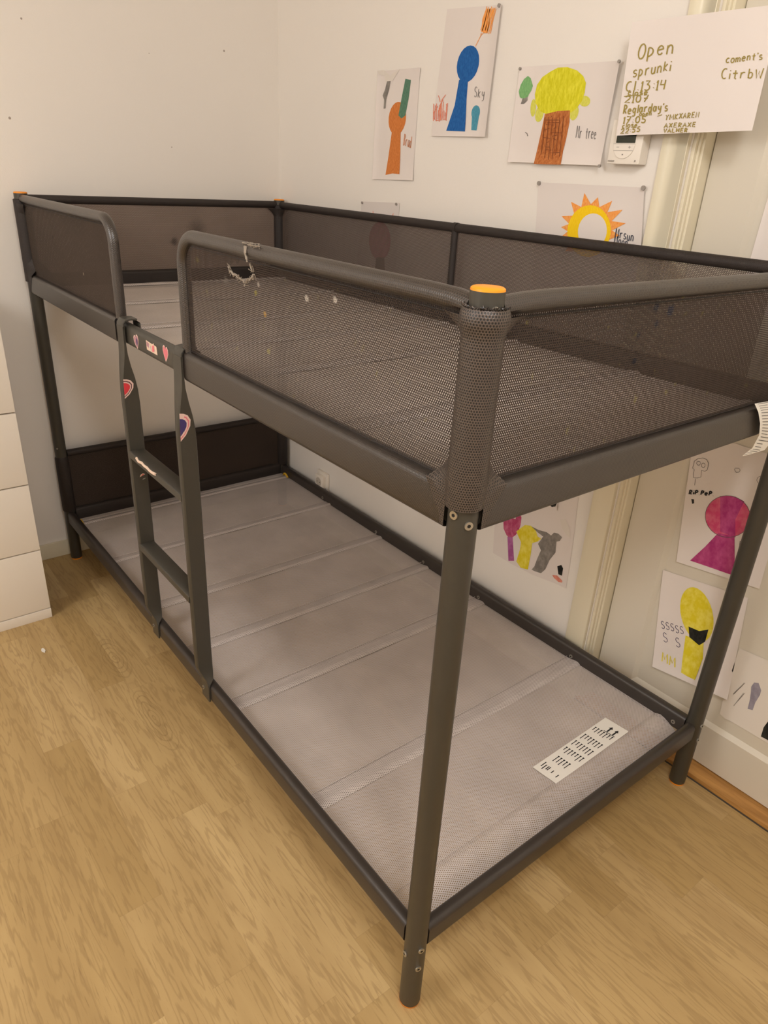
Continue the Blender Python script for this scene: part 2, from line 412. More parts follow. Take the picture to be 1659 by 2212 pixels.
# screws seen on the posts
def post_screw(i, ang, z, r=0.006):
    x, y = ((0, 0), (L, 0), (0, W), (L, W))[i]; a = math.radians(ang); n = Vector((math.cos(a), math.sin(a), 0))
    b = MB(); screw(b, Vector((x, y, z))+n*0.0197, n, r); P(b, 'screw', [M['chrome'], M['black']], posts[i], smooth=False)
for i, a, z in ((1, -80, 1.030), (1, -22, 1.018), (1, -15, 1.281), (1, -103, 0.148), (1, -12, 0.172), (1, -18, 0.122), (3, -8, 0.205), (3, -4, 0.158), (0, -40, 0.46)):
    post_screw(i, a, z, 0.0058 if i != 0 else 0.003)

# lower frame
prof = rrect(0.026, HR, 0.0115, 6)
for y in (0.0, W):
    b = MB(); b.sweep(linpath((0.019, y, ZR), (L-0.019, y, ZR), 8), prof)
    r = P(b, 'lower_side_rail', M['rail'])
    if y:
        for x in (0.352, 0.722, 0.999, 1.276, 1.656, 1.986):
            s = MB(); screw(s, (x, y-0.0130, ZR-0.004), (0, -1, 0), 0.0056); P(s, 'screw', [M['chrome'], M['black']], r, smooth=False)
for x in (0.0, L):
    b = MB(); b.sweep(linpath((x, 0.019, ZR), (x, W-0.019, ZR), 6), prof); P(b, 'lower_end_rail', M['rail'])

# mesh bases (lower and upper): stretched sheet, rods in sleeves, wrapped over the near end rail
rods = [(0.060, 0.030), (0.397, 0.034), (0.743, 0.040), (1.010, 0.042), (1.284, 0.046), (1.667, 0.048)]
def base(zd, name, coarse=True):
    ex = [0.014+k*(L-0.112)/70 for k in range(71)]
    prof = [(x, zd-0.004*math.sin(math.pi*x/L)) for x in ex]
    prof += [(L-0.100, zd-0.002), (L-0.090, zd+0.003), (L-0.082, zd+0.0055), (L-0.070, zd+0.003), (L-0.056, zd-0.003), (L-0.042, zd-0.0105), (L-0.030, zd-0.019), (L-0.022, zd-0.027)]
    b = MB(); ny = 24; Pg = []; UV = []
    for x, z in prof:
        row = []; ru = []
        for j in range(ny+1):
            y = 0.0135+(W-0.027)*j/ny
            w = 0.0016*math.sin(x*17+2.0*math.sin(y*9))*math.sin(math.pi*j/ny)**2*math.sin(y*13+x*4)
            e = 0.004*max(0, 1-min(y-0.0135, W-0.0135-y)/0.03)
            row.append((x, y, z+(w if x < L-0.10 else 0)+e*0)); ru.append((x, y))
        Pg.append(row); UV.append(ru)
    b.grid(Pg, UV)
    d = P(b, name, M['deck'])
    for x, w in rods:
        s = MB(); Pg = []; UV = []
        for k in range(9):
            xx = x-w/2+w*k/8; h = 0.0010+0.0052*max(0, math.sin(math.pi*min(1, (k/8)**2.2)))
            zz = zd-0.004*math.sin(math.pi*xx/L)
            Pg.append([(xx, 0.0135+(W-0.027)*j/12, zz+h) for j in range(13)]); UV.append([(xx, (W-0.027)*j/12) for j in range(13)])
        s.grid(Pg, UV); s.sweep([(x-w/2, 0.0135, zd-0.003), (x-w/2, W-0.0135, zd-0.003)], [(0.0012*math.cos(a), 0.0045+0.0012*math.sin(a)) for a in (0, 1.57, 3.14, 4.71)])
        P(s, 'rod_sleeve', M['band'], d)
    return d
low = base(0.168, 'lower_mesh_base')
# care label sewn on the lower base
b = MB(); zl = 0.1700
A, B2, C2, D2 = [onz(u, v, zl) for u, v in ((1308, 1550), (1358, 1580), (1202, 1693), (1151, 1657))]
def lab(s, tt, h=0.0): p = A.lerp(B2, s).lerp(D2.lerp(C2, s), tt); return (p.x, p.y, zl+h)
b.face([lab(0, 0), lab(1, 0), lab(1, 1), lab(0, 1)]); b.face([lab(0, 0, -0.0008), lab(1, 0, -0.0008), lab(1, 1, -0.0008), lab(0, 1, -0.0008)])
lb = P(b, 'care_label', M['label'], low, smooth=False); lb['label'] = 'white printed label sewn on the lower grey mesh base'
b = MB()
def dash(s0, s1, t0, t1): b.face([lab(s0, t0, 0.0005), lab(s1, t0, 0.0005), lab(s1, t1, 0.0005), lab(s0, t1, 0.0005)])
rr = random.Random(3)
for k, t0 in enumerate((0.175, 0.325, 0.455, 0.585, 0.73)):
    for j in range(7 if k < 4 else 6):
        s0 = 0.10+j*0.118; ln = 0.085*(0.6+0.5*rr.random())
        if k == 4 and j < 1: continue
        dash(s0, s0+0.030, t0, t0+ln); dash(s0-0.015, s0+0.045, t0, t0+0.013)
for s0 in (0.48, 0.72):
    dash(s0, s0+0.06, 0.10, 0.155)
    b.face([lab(s0-0.05, 0.10, 0.0005), lab(s0+0.11, 0.10, 0.0005), lab(s0+0.03, 0.065, 0.0005)])
dash(0.36, 0.38, 0.165, 0.172); dash(0.40, 0.86, 0.158, 0.166)
for s0, t0, t1 in ((0.12, 0.87, 0.94), (0.22, 0.89, 0.96), (0.32, 0.89, 0.94), (0.38, 0.89, 0.94), (0.55, 0.90, 0.94), (0.78, 0.91, 0.95)): dash(s0, s0+0.035, t0, t1)
P(b, 'printing', M['ink'], low, smooth=False)
# small yellow tag tongues in the far corners
for (x, y) in ((0.055, 0.018), (0.052, W-0.024)):
    b = MB(); b.sweep([(x, y, 0.172), (x+0.006, y, 0.186), (x+0.020, y, 0.184), (x+0.032, y+0.003, 0.171)], rrect(0.010, 0.0016, 0.0006, 1)); P(b, 'yellow_strap_end', simple('yellow_webbing', (214, 170, 40), 0.7), low)
up = base(1.020, 'upper_mesh_base')

# lower head panel: dark mesh between the far posts
b = MB(); n = 14
for xo in (-0.0004, 0.0004):
    b.grid([[(0.0+xo, 0.02+(W-0.04)*k/n, z) for k in range(n+1)] for z in (0.206, 0.43)], [[(0.02+(W-0.04)*k/n, z) for k in range(n+1)] for z in (0.206, 0.43)])
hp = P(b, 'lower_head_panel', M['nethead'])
b = MB(); b.tube(linpath((0, 0.02, 0.432), (0, W-0.02, 0.432), 6), 0.0125, 14); P(b, 'top_edge', M['wrapd'], hp)
b = MB(); b.sweep(linpath((0.0, 0.02, 0.186), (0, W-0.02, 0.186), 6), rrect(0.033, 0.056, 0.012, 4)); P(b, 'bottom_edge', M['wrapd'], hp)
for y in (0, W):
    b = MB(); b.lathe(0, y, [(0.0203, 0.205), (0.0235, 0.21), (0.0232, 0.40), (0.0228, 0.418), (0.0203, 0.424)], 24); P(b, 'post_sleeve', M['wrapd'], hp)

# upper beams: steel rail, wrapped in knit cover except at the ladder opening
OP0, OP1 = 0.800, 1.226
sprof = rrect(0.026, HB-0.008, 0.0115, 6)
cprof = rrect(0.034, HB+0.004, 0.0105, 6)
b = MB(); b.sweep(linpath((0.019, 0, ZB), (L-0.019, 0, ZB), 8), sprof); frontrail = P(b, 'upper_side_rail', M['metal'])
b = MB(); b.sweep(linpath((0.019, W, ZB), (L-0.019, W, ZB), 8), sprof); P(b, 'upper_side_rail', M['metal'])
for x in (0, L):
    b = MB(); b.sweep(linpath((x, 0.019, ZB), (x, W-0.019, ZB), 8), sprof); P(b, 'upper_end_rail', M['metal'])
def cover(a, c, name='beam_cover', mat='beam'):
    b = MB(); b.sweep(linpath(a, c, 12), cprof); return P(b, name, M[mat])
cover((0.021, 0, ZB), (OP0+0.012, 0, ZB)); cover((OP1-0.012, 0, ZB), (L-0.022, 0, ZB))
cover((L, 0.022, ZB), (L, 0.764, ZB)); cover((0, 0.02, ZB), (0, W-0.02, ZB), mat='wrapd'); cover((0.02, W, ZB), (L-0.02, W, ZB), mat='wrapd')

# guard panels
def fr(t0, t1, r, n=7):                        # round corner helper in (x,z)
    return [(math.cos(math.radians(t0+(t1-t0)*k/n))*r, math.sin(math.radians(t0+(t1-t0)*k/n))*r) for k in range(n+1)]
ZP0, ZP1 = ZB+HB/2-0.006, ZT
RC = 0.055
def panel_y(outline, y, mat, name, holes=(), par=None):
    b = MB()
    for yo in (-0.0004, 0.0004):
        loops = [[Vector((x, y+yo, z)) for x, z in outline]]+[[Vector((x, y+yo, z)) for x, z in h] for h in holes]
        flat = [p for l in loops for p in l]
        for tri in tessellate_polygon([[Vector((p.x, p.z, 0)) for p in l] for l in loops]):
            pts = [flat[k] for k in tri]
            b.face(pts, [(p.x, p.z) for p in pts])
    return P(b, name, M[mat], par, smooth=False)
# left front guard
cl = [(OP0+0.015-RC+dx, ZT-RC+dz) for dx, dz in fr(0, 90, RC)]
g1 = panel_y([(0.02, ZP0), (OP0+0.015, ZP0)]+cl+[(0.02, ZT)], 0, 'netleft', 'front_guard_panel')
# right front guard with the torn hole
cr = [(OP1-0.015+RC+dx, ZT-RC+dz) for dx, dz in fr(90, 180, RC)]
tear_px = ((497, 574), (508, 562), (513, 571), (519, 560), (531, 560), (546, 563), (543, 572), (551, 590), (549, 602), (538, 603), (533, 611), (524, 603), (512, 596), (500, 586))
tear = [(lambda p: (p.x, p.z))(ony(u, v, 0)) for u, v in tear_px]
g2 = panel_y([(L-0.02, ZP0), (L-0.02, ZT)]+cr+[(OP1-0.015, ZP0)], 0, 'net', 'front_guard_panel', [tear])
g2['label'] = 'front mesh guard panel with a torn hole near its upper corner'
b = MB(); rr = random.Random(11)
for k in range(len(tear)):
    a = Vector((tear[k][0], 0, tear[k][1])); c = Vector((tear[(k+1) % len(tear)][0], 0, tear[(k+1) % len(tear)][1]))
    if k < 6: continue
    nn = 5
    pts = [a.lerp(c, q/nn)+Vector((rr.uniform(-.002, .002), -0.002+rr.uniform(-.002, .001), rr.uniform(-.002, .002))) for q in range(nn+1)]
    b.tube(pts, 0.0011+0.0011*rr.random(), 6)
    for q in range(5):
        p = a.lerp(c, rr.random()); b.tube([p, p+Vector((rr.uniform(-.006, .006), -0.004*rr.random(), rr.uniform(-.006, .006))), p+Vector((rr.uniform(-.009, .009), -0.006*rr.random(), rr.uniform(-.009, .006)))], 0.0006, 4)
P(b, 'frayed_edge', M['scrap'], g2)
# tubes with knit wrapped over them
def guard_tube(path, par, mat='wraptube', r=RT): b = MB(); b.tube(path, r, 18); return P(b, 'guard_tube', M[mat], par)
def arcpath(c, r, a0, a1, n=10): return [(c[0]+r*math.cos(math.radians(a0+(a1-a0)*k/n)), 0, c[1]+r*math.sin(math.radians(a0+(a1-a0)*k/n))) for k in range(n+1)]
def fpath(pts):
    return [Vector(p) for p in pts]
b = MB(); path = fpath([(0.018, 0, ZT)]+[(0.1*k, 0, ZT) for k in range(1, 7)]+arcpath((OP0+0.015-RC, ZT-RC), RC, 90, 0)+[(OP0+0.015, 0, z) for z in (1.20, 1.15, 1.10, 1.06)])
b.tube(path, RT, 18, up=(0, 1, 0)); P(b, 'guard_tube', M['wraptube'], g1)
b = MB(); path = fpath([(OP1-0.015, 0, z) for z in (1.06, 1.10, 1.15, 1.20)]+arcpath((OP1-0.015+RC, ZT-RC), RC, 180, 90)+[(x, 0, ZT) for x in (1.35, 1.45, 1.55, 1.65, 1.75, 1.85, 1.94)]+[(1.985, 0, ZT-0.001), (L-0.018, 0, ZT-0.004)])
b.tube(path, RT+0.0008, 18, up=(0, 1, 0)); P(b, 'guard_tube', M['wraptube'], g2)
# torn strip of fabric on the tube above the hole
b = MB(); rr = random.Random(5); c = ony(533, 534, -0.012)
for k in range(26):
    p = Vector((c.x+rr.uniform(-0.012, 0.03), rr.uniform(-0.012, 0.0), ZT+0.0125-rr.random()*0.003)); b.tube([p, p+Vector((rr.uniform(-.014, .014), rr.uniform(-.004, .002), rr.uniform(-.001, .004))), p+Vector((rr.uniform(-.02, .02), rr.uniform(-.008, .0), rr.uniform(-.006, .003)))], 0.0006, 5)
for k in range(8):
    b.tube([Vector((c.x-0.004+rr.uniform(-.004, .004), -0.0125, ZT+0.008)), Vector((c.x-0.002+rr.uniform(-.003, .003), -0.0145, ZT-0.002)), Vector((c.x+rr.uniform(-.004, .004), -0.0140, ZT-0.010-rr.random()*0.006))], 0.0014, 5)
P(b, 'frayed_strip', M['scrap'], g2)
# back guard, far end guard, near end guard
n = 10
xb0, xb1 = 0.02, 1.925
b = MB()
for yo in (-0.0004, 0.0004): b.grid([[(lerp(xb0, xb1, k/n), W+yo, z) for k in range(n+1)] for z in (ZP0, ZT)], [[(lerp(xb0, xb1, k/n), z) for k in range(n+1)] for z in (ZP0, ZT)])
g3 = P(b, 'back_guard_panel', M['netback'])
guard_tube(linpath((0.018, W, ZT-0.002), (L-0.018, W, ZT-0.002), 10), g3, 'wrapd')
b = MB(); b.tube(linpath((1.0, W, ZB), (1.0, W, ZT-0.004), 5), 0.0115, 14, up=(1, 0, 0)); P(b, 'support_tube', M['wrapd'], g3)
b = MB(); b.tube([(0.992, W, ZT-0.002), (1.008, W, ZT-0.002)], RT+0.0016, 16); P(b, 'tube_joint', M['wrapd'], g3)
def endpanel(x, name, mat):
    b = MB()
    for xo in (-0.0004, 0.0004): b.grid([[(x+xo, lerp(0.02, W-0.02, k/n), z) for k in range(n+1)] for z in (ZP0, ZT)], [[(lerp(0.02, W-0.02, k/n), z) for k in range(n+1)] for z in (ZP0, ZT)])
    return P(b, name, M[mat])
g4 = endpanel(0, 'far_end_guard_panel', 'netfar'); guard_tube(linpath((0, 0.018, ZT), (0, W-0.018, ZT), 8), g4, 'wrapd')
g5 = endpanel(L, 'near_end_guard_panel', 'netend'); guard_tube(linpath((L, 0.018, ZT-0.004), (L, 0.06, ZT-0.001), 2)+linpath((L, 0.10, ZT), (L, W-0.018, ZT), 8), g5, 'wraptube')
# piping seams under the tubes and above the beams
def seam(a, c, par): b = MB(); b.tube(linpath(a, c, 8), 0.0011, 6); P(b, 'seam', M['wrapd'], par)
seam((OP1+0.03, -0.0015, ZT-0.0165), (L-0.03, -0.0015, ZT-0.0175), g2); seam((OP1, -0.0015, ZB+0.033), (L-0.03, -0.0015, ZB+0.033), g2)
seam((L+0.0015, 0.03, ZT-0.0175), (L+0.0015, W-0.03, ZT-0.0165), g5); seam((L+0.0015, 0.03, ZB+0.033), (L+0.0015, 0.76, ZB+0.033), g5)
seam((0.03, -0.0015, ZT-0.0165), (OP0-0.03, -0.0015, ZT-0.0165), g1)

# sleeves around the posts (upper part); the near one is modelled with its folded collar and gussets
for i, (x, y) in enumerate(((0, 0), (L, 0), (0, W), (L, W))):
    rr = random.Random(20+i); near = (i == 1)
    zb = 1.036
    pr = [(0.0206, zb), (0.0245, zb+0.002), (0.0262, zb+0.03), (0.0256, 1.10), (0.0252, 1.18), (0.0256, 1.245), (0.0262, 1.256), (0.0285, 1.262), (0.0296, 1.269), (0.0290, 1.277), (0.0262, 1.2825), (0.0212, 1.2845)]
    if not near: pr = [(r if r < 0.0262 else 0.0245, z) for r, z in pr]; pr = [(min(r, 0.0245), z) for r, z in pr]
    b = MB(); b.lathe(x, y, pr, 36)
    sl = P(b, 'post_sleeve', M['wrap'] if i == 1 else M['wrapd'])
    if near:
        # ragged upper rim
        s = MB(); k = 0
        for k in range(60):
            a = rr.uniform(-2.9, 0.9); rd = 0.0225+rr.uniform(0, .003); p = Vector((x+rd*math.cos(a), y+rd*math.sin(a), 1.2835))
            s.tube([p, p+Vector((0.0015*math.cos(a)+rr.uniform(-.003, .003), 0.0015*math.sin(a)+rr.uniform(-.003, .003), rr.uniform(.0, .004)))], 0.0008, 4)
        P(s, 'frayed_rim', M['wrap'], sl)
    # gusset wings: sleeve flaring into the panels at top and bottom
    for (dx, dy) in ((-1 if x else 1, 0), (0, -1 if y else 1)):
        for sgn in (-1, 1):
            s = MB(); rows = []; uvr = []
            for k in range(9):
                q = k/8; z = lerp(ZB-0.024, 1.115, q)
                reach = 0.024+0.034*(max(0, 1-(z-1.062)/0.045)**1.2 if z > 1.062 else max(0, 1-(1.062-z)/0.045))
                row = []; ru = []
                for j in range(5):
                    d = lerp(0.015, reach, j/4); off = lerp(0.0195, 0.0175 if z < 1.066 else 0.0012, (j/4)**0.7)
                    if z >= 1.066: off = max(0.0008, 0.0195*(1-j/4)**0.8)
                    ox, oy = (0, sgn*off) if dx else (sgn*off, 0)
                    row.append((x+dx*d+ox, y+dy*d+oy, z)); ru.append((d, z))
                rows.append(row); uvr.append(ru)
            s.grid(rows, uvr); P(s, 'gusset', M['wrap'] if i == 1 else M['wrapd'], sl)
            s = MB(); rows = []; uvr = []
            for k in range(7):
                q = k/6; z = lerp(1.235, 1.272, q); reach = 0.024+0.035*q**2
                rows.append([(x+dx*lerp(0.015, reach, j/4)+(0 if dx else sgn*max(0.0008, 0.020*(1-j/4)**0.8*(1-0*q)+0.011*q*(j/4))), y+dy*lerp(0.015, reach, j/4)+(sgn*max(0.0008, 0.020*(1-j/4)**0.8+0.011*q*(j/4)) if dx else 0), z) for j in range(5)])
                uvr.append([(lerp(0.015, reach, j/4), z) for j in range(5)])
            s.grid(rows, uvr); P(s, 'gusset', M['wrap'] if i == 1 else M['wrapd'], sl)

# care tag hanging out of the cover by the far near-end post
lft = [(1630, 872), (1638, 890), (1642, 915), (1640, 940), (1625, 968), (1603, 985)]
rgt = [(1676, 864), (1681, 885), (1679, 915), (1672, 945), (1652, 972), (1612, 984)]
dep = [0.018, 0.024, 0.027, 0.026, 0.022, 0.020]
def tagp(i, s, h=0): a = onx(*lft[i], L+dep[i]+h); c = onx(*rgt[i], L+dep[i]+h); return a.lerp(c, s)
b = MB(); b.grid([[tagp(i, s/4) for s in range(5)] for i in range(6)])
ct = P(b, 'care_tag', M['label'], g5); ct['label'] = 'white printed care tag hanging from the end cover'
b = MB()
for i in range(5):
    for k in range(4):
        q = (k+0.3)/4; ln = 0.35+0.4*random.random()
        a0, a1 = tagp(i, 0.15, 0.0006).lerp(tagp(i+1, 0.15, 0.0006), q), tagp(i, 0.15+ln, 0.0006).lerp(tagp(i+1, 0.15+ln, 0.0006), q)
        dn = (tagp(i+1, 0.2)-tagp(i, 0.2))*0.05; b.face([a0, a1, a1+dn, a0+dn])
P(b, 'printing', M['pencil'], ct, smooth=False)
b = MB(); b.sweep([(L, 0.7635, ZB), (L, 0.766, ZB)], rrect(0.032, HB, 0.010, 4)); P(b, 'cover_opening', M['black'], g5)

# ladder
lad = MB()
def stile(xc):
    """flat steel strip: hooks over the beam, twists, runs down edge-on, ends in a tab on the lower rail"""
    b = MB(); secs = []
    # (y front/back centre, z, half width along x, half depth along y)
    def ring(y, z, hx, hy, x=0.0): return [(xc+x+sx*hx*cx, y+sy*hy*cy, z) for sx, sy, cx, cy in ((1, 1, 1, .88), (1, 1, .7, 1), (-1, 1, .7, 1), (-1, 1, 1, .88), (-1, -1, 1, .88), (-1, -1, .7, 1), (1, -1, .7, 1), (1, -1, 1, .88))]
    seq = [(-0.0205, 1.052, .0205, .0028, -.004), (-0.0205, 1.010, .0205, .0028, -.004), (-0.0205, 0.985, .0200, .0045, -.004), (-0.0200, 0.955, .0170, .010, -.002), (-0.0185, 0.925, .0130, .016, 0), (-0.0170, 0.895, .0105, .0195, 0), (-0.0160, 0.86, .0100, .0205, 0),
           (-0.0150, 0.60, .0100, .0205, 0), (-0.0145, 0.32, .0100, .0205, 0), (-0.0140, 0.262, .0100, .0205, 0), (-0.0120, 0.248, .0105, .0185, .0005), (-0.0095, 0.232, .0120, .0150, .002), (-0.0080, 0.218, .0150, .0105, .004), (-0.0140, 0.208, .0200, .0036, .006), (-0.0152, 0.200, .0210, .0022, .007), (-0.0152, 0.157, .0210, .0022, .007)]
    rows = [ring(y, z, hx, hy, x)+[ring(y, z, hx, hy, x)[0]] for y, z, hx, hy, x in seq]
    b.grid(rows); b.face(rows[0][:-1]); b.face(rows[-1][:-1][::-1])
    # hook over the beam
    hk = [(-0.0205, 1.045), (-0.0200, 1.058), (-0.014, 1.0665), (0.0, 1.068), (0.014, 1.0665), (0.0195, 1.058), (0.0200, 1.03)]
    b.sweep([(xc-0.004, y, z) for y, z in hk], rrect(0.041, 0.0045, 0.0015, 2), up=(0, -0.3, 1))
    return b
lo = bpy.data.objects.new('ladder', None); COL.objects.link(lo); lo.parent = bed; lo.matrix_parent_inverse = Matrix.Translation(-bed.location); lo.empty_display_size = 0.05
lo.location = (1.03, -0.02, 0.6)
bpy.context.view_layer.update()
def PL(b, name, mat, **k):
    o = b.build(name, mat, None, **k); o.parent = lo
    o.matrix_parent_inverse = Matrix.Translation(-Vector((1.03, -0.02, 0.6))); return o
XL, XR = 0.866, 1.200
for xc in (XL, XR): PL(stile(xc), 'stile', M['metal'])
for xc in (XL, XR):
    b = MB(); screw(b, (xc-0.002, -0.0174, 0.186), (0, -1, 0), 0.0056); PL(b, 'screw', [M['chrome'], M['black']], smooth=False)
for z in (0.738, 0.467):
    b = MB(); b.sweep([(XL+0.006, -0.0165, z), (XR-0.006, -0.0165, z)], [(-0.0205, -0.002), (-0.0205, -0.018), (-0.017, -0.018), (-0.017, -0.004), (0.017, -0.004), (0.017, -0.018), (0.0205, -0.018), (0.0205, -0.002), (0.018, 0.0), (-0.018, 0.0)])
    PL(b, 'rung', M['metal'])
# stickers
pink = simple('sticker_pink', (226, 120, 132), 0.5); rim = simple('sticker_rim', (232, 200, 190), 0.5); blue = simple('sticker_blue', (64, 52, 110), 0.5)
redm = simple('sticker_red', (214, 56, 66), 0.5); mauve = simple('sticker_mauve', (178, 128, 140), 0.5); skin = simple('sticker_cream', (232, 206, 186), 0.5)
HEART = [(0, -1), (-0.55, -0.45), (-0.95, 0.15), (-0.9, 0.65), (-0.55, 0.92), (-0.18, 0.85), (0, 0.55), (0.18, 0.85), (0.55, 0.92), (0.9, 0.65), (0.95, 0.15), (0.55, -0.45)]
def poly_sticker(pts_list, mats, name, fn):
    b = MB()
    for k, pts in enumerate(pts_list):
        loop = [fn(u, v, 0.0004+0.0003*k) for u, v in pts]
        for tri in tessellate_polygon([[Vector((u, v, 0)) for u, v in pts]]): b.face([loop[q] for q in tri], None, k)
    return PL(b, name, mats, smooth=False)
def heart(sc, ox=0, oy=0): return [(ox+a*sc, oy+c*sc) for a, c in HEART]
yf = -0.0130
def front(cx, cz, rot, sx, sz):
    cr, sr = math.cos(rot), math.sin(rot)
    return lambda u, v, h: (cx+(u*cr-v*sr)*sx, yf-h, cz+(u*sr+v*cr)*sz)
c = ony(295, 738, yf); poly_sticker([heart(1), heart(.82), [(0.05, -.6), (.5, -.2), (.55, .3), (.3, .45), (.05, .1)]], [rim, mauve, blue], 'heart_sticker', front(c.x, c.z, 0.25, 0.0165, 0.0175))
c = ony(358, 764, yf); poly_sticker([heart(1), heart(.84)], [rim, pink], 'heart_sticker', front(c.x, c.z, -0.1, 0.0155, 0.0185))
c = ony(328, 751, yf); poly_sticker([[(-1, -.8), (1, -.9), (.95, .6), (.5, .7), (.45, 1), (.2, .7), (-1, .9)], [(-.95, -.1), (-.5, -.3), (-.45, .5), (-.9, .7)], [(.05, -.7), (.5, -.5), (.5, .6), (.15, .4)], [(-.4, -.6), (-.1, -.6), (-.2, .3), (-.45, .2)]], [skin, mauve, pink, simple('sticker_white', (228, 214, 206), .5)], 'picture_sticker', front(c.x, c.z, 0.03, 0.031, 0.0125))
def hxz(z):
    P_ = [(0.0, .0100), (0.86, .0100), (0.895, .0105), (0.925, .0130), (0.955, .0170)]
    for (a, p), (b_, q) in zip(P_, P_[1:]):
        if a <= z <= b_: return lerp(p, q, (z-a)/(b_-a))
    return .017
def side(xc, cy, cz, sy, sz): return lambda u, v, h: (xc+hxz(cz+v*sz)+0.0004+h, cy+u*sy, cz+v*sz)
HALF = [(0, -1), (0.5, -.6), (0.9, 0.0), (0.95, .45), (0.7, .8), (0.35, .95), (0, 1.0)]
def half(s): return [(u*s, v*s) for u, v in HALF]
c = onx(258, 838, XL+0.0105); poly_sticker([half(1), half(.84), half(.74), half(.62)], [rim, simple('sticker_line', (96, 50, 60), .5), rim, redm], 'heart_sticker', side(XL, -0.0338, c.z-0.004, 0.026, 0.025))
c = onx(380, 921, XR+0.0105); poly_sticker([half(1), half(.86), half(.76), half(.62)], [rim, pink, rim, blue], 'heart_sticker', side(XR, -0.0338, c.z-0.004, 0.026, 0.032))
b = MB(); rr = random.Random(2)
path = [Vector((lerp(0.925, 1.05, k/7), -0.0372+rr.uniform(-.0008, .0008), 0.7335+rr.uniform(-.002, .002))) for k in range(8)]
b.tube(path, 0.0036, 8); PL(b, 'torn_sticker', skin)
c = onx(308, 1028, XL+0.0105); poly_sticker([[(-1, -.2), (.9, .4), (.2, .8), (-.6, .5)], [(-.5, 0), (.6, .4), (.1, .6)], [(-.2, -1.2), (.7, -1.0), (.9, -.7), (.0, -.8)]], [skin, redm, simple('sticker_scrap', (150, 150, 146), .5)], 'sticker_scrap', side(XL, c.y, c.z, 0.008, 0.009))

